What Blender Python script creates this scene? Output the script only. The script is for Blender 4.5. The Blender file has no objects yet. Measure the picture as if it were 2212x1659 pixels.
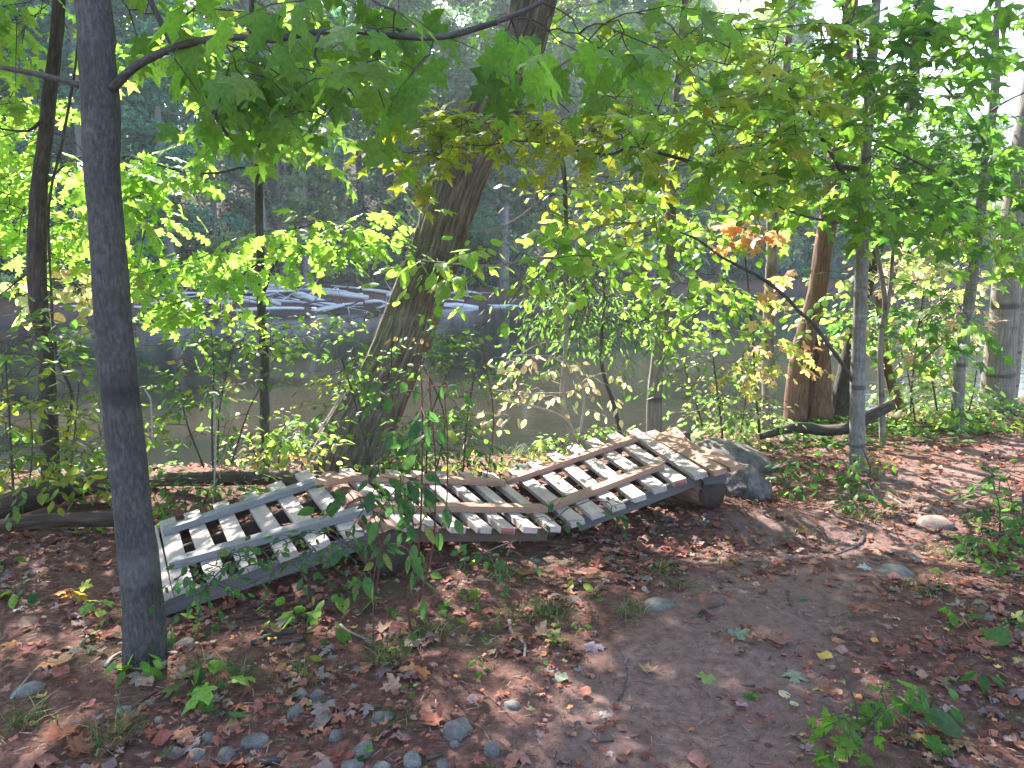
import bpy, bmesh, math
import numpy as np
from mathutils import Vector, Matrix
R = math.radians
rng = np.random.default_rng(11)
S = bpy.context.scene
COL = S.collection
# ------------------------------------------------------------------ camera numbers (used to turn survey points into places)
F, PITCH, EYE, WATER = 1536.0, R(9.5), 1.6, -1.3
CP, SP = math.cos(PITCH), math.sin(PITCH)
SUN_AZ, SUN_EL = R(24), R(41)          # azimuth to the left of +Y
SUNV = np.array([-math.sin(SUN_AZ)*math.cos(SUN_EL), math.cos(SUN_AZ)*math.cos(SUN_EL), math.sin(SUN_EL)])

def norm(a):
    a = np.asarray(a, float)
    return a/np.maximum(np.linalg.norm(a, axis=-1, keepdims=True), 1e-9)
# ------------------------------------------------------------------ value noise
def _hash(i, j, k):
    n = (i*374761393 + j*668265263 + k*2147483647 + 1013904223) & 0xffffffff
    n = ((n ^ (n >> 13))*1274126177) & 0xffffffff
    n = ((n ^ (n >> 16))*2246822519) & 0xffffffff
    return ((n ^ (n >> 15)) & 0xffffff)/float(0xffffff)*2-1
def vn(x, y, z=0.0):
    x, y, z = np.broadcast_arrays(np.asarray(x, float), np.asarray(y, float), np.asarray(z, float))
    i, j, k = np.floor(x).astype(np.int64), np.floor(y).astype(np.int64), np.floor(z).astype(np.int64)
    fx, fy, fz = x-i, y-j, z-k
    fx, fy, fz = fx*fx*(3-2*fx), fy*fy*(3-2*fy), fz*fz*(3-2*fz)
    r = 0
    for a in (0, 1):
        for b in (0, 1):
            for c in (0, 1):
                w = (fx if a else 1-fx)*(fy if b else 1-fy)*(fz if c else 1-fz)
                r = r + w*_hash(i+a, j+b, k+c)
    return r
def sstep(a, b, x):
    t = np.clip((x-a)/(b-a), 0, 1); return t*t*(3-2*t)
# ------------------------------------------------------------------ terrain
BX = np.array([-60, -8, -3, 0, 1.5, 3.4, 7.0, 12, 60.]); BY = np.array([3.5, 5.6, 6.5, 6.9, 7.4, 9.3, 10.8, 13.5, 40.])
FX = np.array([-120, -24, -17.5, -3.3, 15.8, 40, 70, 140.]); FY = np.array([-10, 34, 38.5, 49, 62, 80, 92, 100.])
PATH = np.array([(.1, -3.), (.3, 0), (.5, 2.0), (1.15, 3.3), (2.3, 4.7), (4.2, 6.4), (6.7, 8.2), (11, 11), (18, 15)])
def H(x, y):
    x = np.asarray(x, float); y = np.asarray(y, float)
    yb = np.interp(x, BX, BY); yf = np.interp(x, FX, FY)
    near = -0.055*np.maximum(y-.5, 0)
    near = near + .07*np.exp(-((x+.75)**2+(y-3.9)**2)/.35) + .11*np.exp(-((x-1.75)**2/.5+(y-4.95)**2/.12))
    near = near + .05*vn(x*.9+3, y*.9) + .012*vn(x*4, y*4+7)
    near = near - sstep(0, 3.6, y-yb)*1.25 - .25*np.clip(y-yb-3.2, 0, 3)
    near = near + .25*sstep(-3, -9, x)*sstep(0, -4, y-yb)
    s = y-yf
    slope = .42*np.interp(x, [-60, 5, 25, 60], [1, 1, .45, .25])
    far = -1.38 + .25*np.minimum(np.maximum(s, -1), 5) + slope*np.clip(s-5, 0, 38) + .3*vn(x*.25, y*.25)*sstep(1, 8, s)
    far = far - 2*sstep(0, -6, s)
    w = sstep(0, 1, (y-yb-4)/np.maximum(yf-yb-8, 1))
    return near*(1-w)+far*w
def ray(px, py):
    u = (px-1106)/F; v = -(py-829.5)/F
    return np.array([u, CP+v*SP, -SP+v*CP])
EYEP = np.array([0, 0, EYE])
def P(px, py, d):                      # point at ground distance d ahead
    r = ray(px, py); return EYEP + r*(d/r[1])
def G(px, py, dz=0.0):                 # point where the ray meets the terrain raised by dz
    r = ray(px, py); t = np.concatenate([np.arange(.6, 14, .02), np.arange(14, 240, .2)])
    q = EYEP[None]+r[None]*t[:, None]
    hit = np.nonzero(q[:, 2] < np.maximum(H(q[:, 0], q[:, 1]), -99)+dz)[0]
    return q[hit[0]] if len(hit) else q[-1]
def ONP(px, py, p0, n, off=0.0):       # ray meets plane
    r = ray(px, py); c = p0+n*off
    return EYEP + r*(np.dot(c-EYEP, n)/np.dot(r, n))
# ------------------------------------------------------------------ objects
def link(o, parent=None):
    COL.objects.link(o)
    if parent is not None:
        o.parent = parent; o.matrix_parent_inverse = Matrix.Identity(4)
    return o
def tag(o, label=None, cat=None, group=None, kind=None):
    if label: o['label'] = label
    if cat: o['category'] = cat
    if group: o['group'] = group
    if kind: o['kind'] = kind
    return o
def empty(name, loc, label, cat, group=None):
    o = bpy.data.objects.new(name, None); o.empty_display_size = .1; link(o); o.location = Vector(loc)
    bpy.context.view_layer.update() if False else None
    return tag(o, label, cat, group)
def mesh(name, V, FL, mat, parent=None, col=None, vec=None, smooth=True, origin=None):
    V = np.asarray(V, np.float32)
    if parent is not None and origin is None: origin = np.array(parent.location)
    if origin is not None: V = (V-np.asarray(origin, np.float32))
    me = bpy.data.meshes.new(name)
    FL = [np.asarray(f) for f in (FL if isinstance(FL, list) else [FL]) if len(f)]
    n = sum(len(f) for f in FL); L = sum(f.size for f in FL)
    me.vertices.add(len(V)); me.vertices.foreach_set('co', V.astype(np.float32).ravel())
    me.loops.add(L); me.loops.foreach_set('vertex_index', np.concatenate([f.ravel() for f in FL]).astype(np.int32))
    me.polygons.add(n)
    tot = np.concatenate([np.full(len(f), f.shape[1]) for f in FL]).astype(np.int32)
    st = np.concatenate([[0], np.cumsum(tot)[:-1]]).astype(np.int32)
    me.polygons.foreach_set('loop_start', st); me.polygons.foreach_set('loop_total', tot)
    me.update(calc_edges=True)
    if smooth: me.polygons.foreach_set('use_smooth', np.ones(n, bool))
    if col is not None:
        a = me.attributes.new('Col', 'FLOAT_COLOR', 'POINT')
        c = np.ones((len(V), 4), np.float32); c[:, :3] = col; a.data.foreach_set('color', c.ravel())
    if vec is not None:
        a = me.attributes.new('bk', 'FLOAT_VECTOR', 'POINT'); a.data.foreach_set('vector', np.asarray(vec, np.float32).ravel())
    me.materials.append(mat)
    o = bpy.data.objects.new(name, me)
    link(o, parent)
    if parent is None and origin is not None: o.location = Vector(origin)
    return o
# ------------------------------------------------------------------ materials
def newmat(name):
    m = bpy.data.materials.new(name); m.use_nodes = True
    nt = m.node_tree; nt.nodes.clear()
    out = nt.nodes.new('ShaderNodeOutputMaterial')
    def N(t, ins=None, **kw):
        nd = nt.nodes.new('ShaderNode'+t)
        for k, v in kw.items(): setattr(nd, k, v)
        for k, v in (ins or {}).items():
            s = nd.inputs[k]
            if isinstance(v, bpy.types.NodeSocket): nt.links.new(v, s)
            else: s.default_value = v
        return nd
    return m, nt, out, N
def c4(c): return (c[0], c[1], c[2], 1)
def ramp(N, fac, stops):
    r = N('ValToRGB', {'Fac': fac}); e = r.color_ramp.elements
    while len(e) < len(stops): e.new(.5)
    for k, (p, c) in enumerate(stops): e[k].position = p; e[k].color = c4(c)
    return r.outputs['Color']
def mixc(N, fac, a, b, mode='MIX'):
    m = N('Mix', data_type='RGBA', blend_type=mode)
    ins = m.inputs
    for s, v in ((ins[0], fac), (ins[6], a), (ins[7], b)):
        if isinstance(v, bpy.types.NodeSocket): m.id_data.links.new(v, s)
        elif isinstance(v, (int, float)): s.default_value = v
        else: s.default_value = c4(v)
    return m.outputs[2]
def bark(name, c1, c2, c3, sc=40, zs=.12, bump=.5, dist=.01, bands=0, lich=None):
    m, nt, out, N = newmat(name)
    at = N('Attribute', attribute_name='bk').outputs['Vector']
    mp = N('Mapping', {'Vector': at, 'Scale': (1, 1, zs)}).outputs[0]
    n1 = N('TexNoise', {'Vector': mp, 'Scale': sc, 'Detail': 6, 'Roughness': .65}).outputs[0]
    n2 = N('TexNoise', {'Vector': at, 'Scale': 5, 'Detail': 4}).outputs[0]
    base = ramp(N, n1, [(.3, c1), (.52, c2), (.72, c3)])
    base = mixc(N, N('MapRange', {'Value': n2, 1: .35, 2: .7}).outputs[0], base, mixc(N, .5, base, c1), 'MIX')
    h = n1
    if bands:
        mb = N('Mapping', {'Vector': at, 'Scale': (.12, .12, 1)}).outputs[0]
        nb = N('TexNoise', {'Vector': mb, 'Scale': bands, 'Detail': 3}).outputs[0]
        f = N('MapRange', {'Value': nb, 1: .56, 2: .66}).outputs[0]
        base = mixc(N, N('Math', {0: f, 1: .75}, operation='MULTIPLY').outputs[0], base, tuple(x*.45 for x in c1))
        f2 = N('MapRange', {'Value': nb, 1: .42, 2: .3}).outputs[0]
        base = mixc(N, N('Math', {0: f2, 1: .5}, operation='MULTIPLY').outputs[0], base, tuple(x*1.5 for x in c3))
    if lich:
        n3 = N('TexNoise', {'Vector': at, 'Scale': 9, 'Detail': 5, 'Roughness': .7}).outputs[0]
        base = mixc(N, N('MapRange', {'Value': n3, 1: .56, 2: .68, 4: .6}).outputs[0], base, lich)
    bp = N('Bump', {'Height': h, 'Strength': bump, 'Distance': dist}).outputs[0]
    b = N('BsdfPrincipled', {'Base Color': base, 'Roughness': .85, 'Specular IOR Level': .25, 'Normal': bp})
    nt.links.new(b.outputs[0], out.inputs[0]); return m
def leafmat(name, trans=.55, rough=.5, tint=(2.1, 2.05, 1.35), spec=.22, objcol=False):
    m, nt, out, N = newmat(name)
    c = N('Attribute', attribute_name='Col').outputs['Color']
    if objcol: c = mixc(N, 1.0, c, N('ObjectInfo').outputs['Color'], 'MULTIPLY')
    tc = N('TexCoord').outputs['Object']
    n = N('TexNoise', {'Vector': tc, 'Scale': 60 if not objcol else 3, 'Detail': 3}).outputs[0]
    c = mixc(N, 1.0, c, ramp(N, n, [(.3, (.72, .72, .72)), (.7, (1.15, 1.15, 1.15))]), 'MULTIPLY')
    b = N('BsdfPrincipled', {'Base Color': c, 'Roughness': rough, 'Specular IOR Level': spec})
    t = N('BsdfTranslucent', {'Color': mixc(N, 1.0, c, tint, 'MULTIPLY')})
    mx = N('MixShader', {0: trans, 1: b.outputs[0], 2: t.outputs[0]})
    nt.links.new(mx.outputs[0], out.inputs[0]); return m
def wood(name, c1, c2, knots=True, rough=.75, var=.35):
    m, nt, out, N = newmat(name)
    tc = N('TexCoord').outputs['Object']; oi = N('ObjectInfo').outputs['Random']
    off = N('VectorMath', {0: tc, 1: N('CombineXYZ', {'X': N('Math', {0: oi, 1: 37.}, operation='MULTIPLY').outputs[0], 'Y': oi, 'Z': oi}).outputs[0]}, operation='ADD').outputs[0]
    mp = N('Mapping', {'Vector': off, 'Scale': (.06, 1, 1)}).outputs[0]
    n1 = N('TexNoise', {'Vector': mp, 'Scale': 70, 'Detail': 5, 'Roughness': .6, 'Distortion': .6}).outputs[0]
    n2 = N('TexNoise', {'Vector': off, 'Scale': 6, 'Detail': 4}).outputs[0]
    base = ramp(N, n1, [(.3, tuple(x*.72 for x in c1)), (.5, c1), (.75, tuple(min(1, x*1.15) for x in c1))])
    f = N('Math', {0: N('MapRange', {'Value': n2, 1: .35, 2: .65}).outputs[0], 1: var}, operation='MULTIPLY').outputs[0]
    base = mixc(N, f, base, c2)
    base = mixc(N, N('Math', {0: oi, 1: .45}, operation='MULTIPLY').outputs[0], base, tuple(x*.8 for x in c2))
    if knots:
        mk = N('Mapping', {'Vector': off, 'Scale': (.6, 1.3, .3)}).outputs[0]
        v = N('TexVoronoi', {'Vector': mk, 'Scale': 5.5}).outputs['Distance']
        base = mixc(N, N('MapRange', {'Value': v, 1: .09, 2: .04}).outputs[0], base, (.1, .055, .03))
    n4 = N('TexNoise', {'Vector': off, 'Scale': 23, 'Detail': 5}).outputs[0]
    base = mixc(N, N('MapRange', {'Value': n4, 1: .6, 2: .75, 4: .5}).outputs[0], base, (.13, .1, .085))
    bp = N('Bump', {'Height': n1, 'Strength': .4, 'Distance': .002}).outputs[0]
    b = N('BsdfPrincipled', {'Base Color': base, 'Roughness': rough, 'Specular IOR Level': .3, 'Normal': bp})
    nt.links.new(b.outputs[0], out.inputs[0]); return m
PCOL = ((.125, .068, .056), (.2, .12, .098), (.28, .18, .15))
def groundmat(name, kind):
    m, nt, out, N = newmat(name)
    g = N('NewGeometry').outputs['Position']
    n1 = N('TexNoise', {'Vector': g, 'Scale': 1.3, 'Detail': 6, 'Roughness': .6}).outputs[0]
    n2 = N('TexNoise', {'Vector': g, 'Scale': 22, 'Detail': 8, 'Roughness': .7}).outputs[0]
    n3 = N('TexNoise', {'Vector': g, 'Scale': 160, 'Detail': 4, 'Roughness': .7}).outputs[0]
    pc = ramp(N, n2, [(.3, PCOL[0]), (.5, PCOL[1]), (.7, PCOL[2])])
    pc = mixc(N, N('MapRange', {'Value': n1, 1: .4, 2: .65, 4: .5}).outputs[0], pc, (.13, .08, .066))
    if kind:
        base = ramp(N, n2, [(.3, (.07, .032, .024)), (.5, (.145, .07, .052)), (.7, (.24, .13, .1))])
        mg = N('TexNoise', {'Vector': g, 'Scale': 2.2, 'Detail': 5}).outputs[0]
        base = mixc(N, N('MapRange', {'Value': mg, 1: .56, 2: .7, 4: .55}).outputs[0], base, (.05, .075, .025))
        sx = N('SeparateXYZ', {0: g})
        base = mixc(N, N('Attribute', attribute_name='bk').outputs['Fac'], base, pc)
        mud = N('MapRange', {'Value': sx.outputs[2], 1: -.7, 2: -1.15}).outputs[0]
        base = mixc(N, mud, base, (.075, .055, .05))
        fy = N('Math', {0: N('MapRange', {'Value': sx.outputs[1], 1: 32., 2: 36.}).outputs[0], 1: N('MapRange', {'Value': sx.outputs[2], 1: -.35, 2: .2}).outputs[0]}, operation='MULTIPLY').outputs[0]
        base = mixc(N, fy, base, ramp(N, n1, [(.35, (.035, .05, .02)), (.6, (.09, .06, .035))]))
    base = mixc(N, .6, base, ramp(N, n3, [(.3, (.55, .55, .55)), (.7, (1.35, 1.35, 1.35))]), 'MULTIPLY')
    hh = N('Math', {0: n2, 1: N('Math', {0: n3, 1: .35}, operation='MULTIPLY').outputs[0]}, operation='ADD').outputs[0]
    bp = N('Bump', {'Height': hh, 'Strength': .9 if kind != 'path' else .8, 'Distance': .03 if kind != 'path' else .02}).outputs[0]
    b = N('BsdfPrincipled', {'Base Color': base, 'Roughness': .92, 'Specular IOR Level': .15, 'Normal': bp})
    nt.links.new(b.outputs[0], out.inputs[0]); return m
def rockmat(name, c1, c2, c3, sc=9):
    m, nt, out, N = newmat(name)
    tc = N('NewGeometry').outputs['Position']
    n1 = N('TexNoise', {'Vector': tc, 'Scale': sc, 'Detail': 7, 'Roughness': .7}).outputs[0]
    n2 = N('TexNoise', {'Vector': tc, 'Scale': sc*14, 'Detail': 4}).outputs[0]
    base = ramp(N, n1, [(.32, c1), (.52, c2), (.68, c3)])
    base = mixc(N, .6, base, ramp(N, n2, [(.35, (.6, .6, .6)), (.65, (1.25, 1.25, 1.25))]), 'MULTIPLY')
    bp = N('Bump', {'Height': N('Math', {0: n1, 1: n2}, operation='ADD').outputs[0], 'Strength': .5, 'Distance': .01}).outputs[0]
    b = N('BsdfPrincipled', {'Base Color': base, 'Roughness': .85, 'Specular IOR Level': .3, 'Normal': bp})
    nt.links.new(b.outputs[0], out.inputs[0]); return m

M = {}
M['smooth'] = bark('bark_smooth_dark', (.034, .03, .028), (.07, .063, .06), (.13, .118, .112), 75, .35, .8, .006, bands=2.6, lich=(.085, .1, .075))
M['furrow'] = bark('bark_furrowed', (.05, .038, .03), (.19, .15, .125), (.38, .32, .27), 40, .1, 1, .035, lich=(.12, .17, .13))
M['dark'] = bark('bark_dark_scaly', (.028, .022, .02), (.07, .055, .046), (.13, .11, .095), 60, .18, .8, .012)
M['pale'] = bark('bark_pale_banded', (.1, .09, .08), (.19, .175, .16), (.29, .27, .25), 40, .4, .4, .004, bands=9)
M['gray'] = bark('bark_gray_ridged', (.1, .085, .075), (.2, .175, .155), (.31, .28, .25), 60, .06, .8, .01, bands=5)
M['red'] = bark('bark_reddish', (.085, .045, .03), (.17, .095, .065), (.26, .165, .12), 45, .15, .7, .01)
M['peel'] = bark('bark_peeling', (.07, .045, .035), (.24, .2, .17), (.42, .38, .34), 14, .35, .5, .008)
M['twig'] = bark('bark_twig', (.05, .038, .03), (.075, .06, .05), (.11, .09, .075), 40, 1, .2, .001)
M['twigred'] = bark('bark_twig_red', (.09, .035, .025), (.12, .05, .035), (.16, .08, .05), 40, 1, .2, .001)
M['twigpale'] = bark('bark_twig_pale', (.2, .17, .14), (.3, .26, .22), (.4, .36, .32), 40, 1, .2, .001)
M['drift'] = bark('driftwood_grey', (.4, .38, .38), (.62, .6, .6), (.8, .78, .78), 12, .06, .5, .03)
M['driftdark'] = bark('driftwood_dark', (.06, .045, .045), (.11, .085, .085), (.17, .14, .14), 12, .06, .5, .03)
M['rotlog'] = bark('rotten_log', (.035, .022, .016), (.1, .065, .045), (.2, .14, .1), 30, .12, 1, .02, lich=(.07, .09, .03))
M['logbark'] = bark('cut_log_bark', (.12, .06, .045), (.27, .15, .115), (.42, .27, .22), 36, .25, .8, .012)
M['logend'] = bark('cut_log_end', (.03, .02, .017), (.055, .038, .03), (.085, .06, .05), 50, 1, .4, .003)
M['sawcut'] = bark('cut_log_kerf', (.02, .012, .01), (.03, .02, .016), (.045, .03, .025), 50, 1, .4, .003)
M['leaf'] = leafmat('leaf_green')
M['leafdry'] = leafmat('leaf_dry', trans=.12, rough=.8, tint=(1.2, 1, .7), spec=.15)
M['farleaf'] = leafmat('leaf_far', trans=.42, rough=.6, objcol=True, spec=.25, tint=(1.3, 1.4, .6))
M['fartrunk'] = bark('bark_far', (.12, .11, .11), (.2, .185, .18), (.3, .28, .27), 6, .1, .3, .03)
M['board'] = wood('lumber_cross', (.48, .38, .33), (.3, .245, .225), var=.7)
M['railgrey'] = wood('lumber_weathered', (.23, .215, .21), (.17, .165, .165), knots=False)
M['railtan'] = wood('lumber_tan', (.36, .2, .13), (.27, .16, .115), knots=False)
M['beam'] = wood('lumber_beam_shaded', (.13, .08, .062), (.09, .065, .055), knots=False)  # dark brown lumber, darkened further for the shade under the boards
M['beamgrey'] = wood('lumber_beam_grey_shaded', (.12, .105, .105), (.085, .08, .082), knots=False)  # grey lumber, its colour also darkened to carry shade on the stringers
M['redpaint'] = wood('end_paint', (.38, .13, .1), (.28, .12, .09), knots=False)
M['ground'] = groundmat('forest_soil', 'ground'); M['path'] = groundmat('trodden_dirt', 'path')
M['rock'] = rockmat('boulder', (.06, .05, .045), (.125, .107, .098), (.25, .2, .185), 8)
M['rockdark'] = rockmat('dark_rock', (.04, .04, .04), (.08, .08, .08), (.14, .14, .14), 12)
M['cobble'] = rockmat('cobble_grey', (.085, .075, .065), (.15, .135, .12), (.22, .2, .18), 14)
M['cobblebrown'] = rockmat('cobble_brown', (.13, .09, .075), (.21, .155, .13), (.29, .225, .19), 12)
def watermat():
    m, nt, out, N = newmat('river_water')
    g = N('NewGeometry').outputs['Position']
    mp = N('Mapping', {'Vector': g, 'Scale': (.55, 1.6, 1)}).outputs[0]
    n1 = N('TexNoise', {'Vector': mp, 'Scale': 1.1, 'Detail': 5, 'Roughness': .6}).outputs[0]
    n2 = N('TexNoise', {'Vector': mp, 'Scale': 9, 'Detail': 3}).outputs[0]
    hh = N('Math', {0: n1, 1: N('Math', {0: n2, 1: .12}, operation='MULTIPLY').outputs[0]}, operation='ADD').outputs[0]
    bp = N('Bump', {'Height': hh, 'Strength': .12, 'Distance': .08}).outputs[0]
    n3 = N('TexNoise', {'Vector': N('Mapping', {'Vector': g, 'Scale': (.04, .2, 1)}).outputs[0], 'Scale': 1.5, 'Detail': 4}).outputs[0]
    base = ramp(N, n3, [(.35, (.014, .016, .012)), (.65, (.032, .027, .018))])
    b = N('BsdfPrincipled', {'Base Color': base, 'Roughness': .07, 'IOR': 1.33, 'Specular IOR Level': .5, 'Normal': bp})
    nt.links.new(b.outputs[0], out.inputs[0]); return m
M['water'] = watermat()
# ------------------------------------------------------------------ tubes
def catmull(Pt, Rr, ds):
    Pt = np.asarray(Pt, float); Rr = np.asarray(Rr, float)
    E = np.vstack([2*Pt[0]-Pt[1], Pt, 2*Pt[-1]-Pt[-2]]); RR = np.concatenate([[Rr[0]], Rr, [Rr[-1]]])
    op, orr = [], []
    for i in range(len(Pt)-1):
        p0, p1, p2, p3 = E[i:i+4]; k = max(1, int(round(np.linalg.norm(p2-p1)/ds)))
        t = (np.arange(k)/k)[:, None]
        op.append(.5*(2*p1+(p2-p0)*t+(2*p0-5*p1+4*p2-p3)*t**2+(-p0+3*p1-3*p2+p3)*t**3))
        orr.append(RR[i+1]+(RR[i+2]-RR[i+1])*t[:, 0])
    op.append(Pt[-1:]); orr.append(Rr[-1:])
    return np.vstack(op), np.concatenate(orr)
def frames(Pt):
    T = norm(np.gradient(Pt, axis=0)); ref = np.array([0.31, .95, .05]) if abs(T[:, 2]).mean() > .6 else np.array([.05, .1, 1.])
    A = norm(np.cross(T, ref)); B = np.cross(T, A); return T, A, B
def tube(Pt, Rr, n=10, disp=None, cap=True):
    T, A, B = frames(Pt); k = len(Pt)
    th = np.arange(n)/n*2*math.pi
    L = np.concatenate([[0], np.cumsum(np.linalg.norm(np.diff(Pt, axis=0), axis=1))])
    r = np.repeat(Rr[:, None], n, 1)
    if disp is not None: r = r+disp(th[None, :], L[:, None], r)
    V = Pt[:, None]+A[:, None]*(np.cos(th)[None, :, None]*r[..., None])+B[:, None]*(np.sin(th)[None, :, None]*r[..., None])
    vec = np.stack([np.cos(th)[None]*r, np.sin(th)[None]*r, np.repeat(L[:, None], n, 1)+0*r], -1)
    i = np.arange(k-1)[:, None]*n; j = np.arange(n)[None]; jn = (j+1) % n
    Q = np.stack([i+j, i+jn, i+n+jn, i+n+j], -1).reshape(-1, 4)
    V = V.reshape(-1, 3); vec = vec.reshape(-1, 3); fl = [Q]
    if cap:
        V = np.vstack([V, Pt[0], Pt[-1]]); vec = np.vstack([vec, [0, 0, L[0]], [0, 0, L[-1]]])
        a, b = len(V)-2, len(V)-1; jj = np.arange(n); jj2 = (jj+1) % n
        fl.append(np.vstack([np.stack([np.full(n, a), jj2, jj], -1), np.stack([np.full(n, b), (k-1)*n+jj, (k-1)*n+jj2], -1)]))
    return V, fl, vec
def merge(parts):
    Vs, Fs, vc, o = [], {}, [], 0
    for V, fl, vec in parts:
        Vs.append(V); vc.append(vec)
        for f in fl: Fs.setdefault(f.shape[1], []).append(f+o)
        o += len(V)
    return np.vstack(Vs), [np.vstack(v) for v in Fs.values()], np.vstack(vc)
def roughdisp(amp, ka, kl, seed, kn=2.0):
    def f(th, L, r):
        c, s = np.cos(th), np.sin(th)
        return amp*vn(c*ka+seed, s*ka, L*kl+seed)+amp*.5*vn(c*ka*2+seed, s*ka*2, L*kl*2.3)+.06*r*vn(c*.8, s*.8+seed, L*kn)
    return f
# ------------------------------------------------------------------ leaves
def fan(right, cy, fold=.22, droop=.22):
    right = np.array(right, float); left = right[1:-1][::-1]*[-1, 1]
    o = np.vstack([right, left]); n = len(o)
    V = np.vstack([o, [0, cy]]); z = -fold*np.abs(V[:, 0])-droop*V[:, 1]**2+.03*np.sin(V[:, 0]*19)
    i = np.arange(n); return np.column_stack([V, z]), np.stack([np.full(n, n), i, (i+1) % n], -1)
def strip(right, fold=.25, droop=.25, wav=0):
    right = np.array(right, float); n = len(right)
    mid = np.column_stack([np.zeros(n), right[:, 1]])
    V = np.vstack([mid, right, right*[-1, 1]]); z = -fold*np.abs(V[:, 0])-droop*V[:, 1]**2+wav*np.sin(V[:, 1]*9)*np.sign(V[:, 0])
    i = np.arange(n-1)
    Q = np.vstack([np.stack([i, n+i, n+i+1, i+1], -1), np.stack([i+1, 2*n+i+1, 2*n+i, i], -1)])
    T = np.vstack([Q[:, [0, 1, 2]], Q[:, [0, 2, 3]]])
    return np.column_stack([V, z]), T
LF = {
 'maple': fan([(0, 0), (.13, -.12), (.34, -.12), (.27, .08), (.48, .15), (.62, .46), (.38, .42), (.17, .47), (.27, .72), (.1, .76), (0, 1.05)], .3),
 'maplelo': fan([(0, 0), (.32, -.1), (.26, .12), (.58, .44), (.18, .46), (0, 1)], .3),
 'oak': strip([(0, 0), (.04, .12), (.2, .2), (.07, .3), (.32, .42), (.1, .52), (.34, .7), (.1, .74), (.15, .9), (0, 1)], wav=.04),
 'ovate': strip([(0, 0), (.17, .14), (.27, .38), (.22, .66), (.1, .86), (0, 1)]),
 'round': strip([(0, 0), (.25, .1), (.42, .38), (.36, .7), (.15, .92), (0, 1)], fold=.15),
 'narrow': strip([(0, 0), (.11, .25), (.12, .6), (0, 1)]),
 'rhomb': (np.array([(0, 0, 0), (.3, .45, -.08), (0, 1, -.2), (-.3, .45, -.08)]), np.array([(0, 1, 2), (0, 2, 3)])),
}
for k, amp in (('curl1', .35), ('curl2', -.28)):
    V, T = LF['maple']; V = V.copy(); V[:, 2] = amp*(V[:, 0]**2*2+(V[:, 1]-.4)**2)+.06*np.sin(V[:, 0]*14+V[:, 1]*11); LF[k] = (V, T)
V, T = LF['round']; V = V.copy(); V[:, 2] = .5*V[:, 0]**2+.15*np.sin(V[:, 1]*7); LF['curl3'] = (V, T)
V, T = LF['oak']; V = V.copy(); V[:, 2] = .3*V[:, 0]**2+.12*np.sin(V[:, 1]*5+V[:, 0]*6); LF['curl4'] = (V, T)
def leaves(kind, O, A, Nn, Sz, C):
    V, T = LF[kind]; A = norm(A); B = norm(np.cross(A, Nn)); N2 = np.cross(B, A)
    W = O[:, None]+Sz[:, None, None]*(V[None, :, :1]*B[:, None]+V[None, :, 1:2]*A[:, None]+V[None, :, 2:]*N2[:, None])
    n, k = len(O), len(V)
    Fc = (T[None]+(np.arange(n)*k)[:, None, None]).reshape(-1, 3)
    col = np.repeat(C[:, None], k, 1).reshape(-1, 3)
    return W.reshape(-1, 3), Fc, col
def pick(pal, n, jit=.18, r=rng):
    cs = np.array([p[0] for p in pal]); w = np.array([p[1] for p in pal], float); w /= w.sum()
    c = cs[r.choice(len(pal), n, p=w)]
    return np.clip(c*(1+jit*r.normal(size=(n, 1)))*(1+.06*r.normal(size=(n, 3))), .004, .9)
GREEN = [((.09, .19, .026), 5), ((.12, .235, .032), 3), ((.065, .15, .027), 2)]
BRIGHT = [((.18, .33, .06), 5), ((.24, .39, .08), 3), ((.13, .26, .045), 2), ((.36, .32, .09), .25)]
YEL = [((.19, .24, .03), 4), ((.25, .26, .035), 3), ((.12, .2, .03), 4), ((.36, .22, .05), .25)]
DEEP = [((.045, .12, .03), 5), ((.07, .16, .035), 3), ((.1, .2, .04), 1)]
DARK = [((.045, .11, .04), 5), ((.06, .14, .045), 3), ((.2, .2, .04), .3)]
MID = [((.09, .19, .04), 5), ((.13, .23, .06), 3), ((.07, .15, .045), 3), ((.32, .28, .06), .5), ((.4, .22, .12), .2)]
PALE = [((.26, .34, .18), 3), ((.36, .36, .2), 2), ((.48, .32, .26), 3), ((.5, .42, .34), 2)]
ORNG = [((.46, .22, .14), 4), ((.46, .3, .17), 3), ((.42, .16, .12), 1), ((.3, .32, .09), 1)]
PEACH = [((.48, .3, .2), 3), ((.28, .35, .1), 4), ((.5, .24, .16), 1.5), ((.42, .38, .14), 2)]
DRY = [((.3, .16, .1), 3), ((.4, .27, .16), 3), ((.22, .1, .06), 2), ((.4, .36, .12), 1)]
LIT = (np.array([(-.95, 3.75), (.2, 4.0), (1.3, 4.35), (2.6, 4.4), (3.6, 5.2), (6.5, 7.4), (5.5, 8.6), (2.6, 7.6), (1.5, 7.4), (-.6, 6.4), (-1.3, 5.2)]))  # ground kept sunny: leaves shadowing this outline get dropped
def inpoly(x, y, poly=LIT):
    r = np.zeros(np.shape(x), bool); n = len(poly)
    for i in range(n):
        x1, y1 = poly[i]; x2, y2 = poly[(i+1) % n]
        c = ((y1 > y) != (y2 > y)) & (x < (x2-x1)*(y-y1)/(y2-y1+1e-12)+x1); r ^= c
    return r
def shadow_xy(Pt, z0=0.0):
    t = (Pt[:, 2]-z0)/SUNV[2]; return Pt[:, 0]-SUNV[0]*t, Pt[:, 1]-SUNV[1]*t
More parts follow.
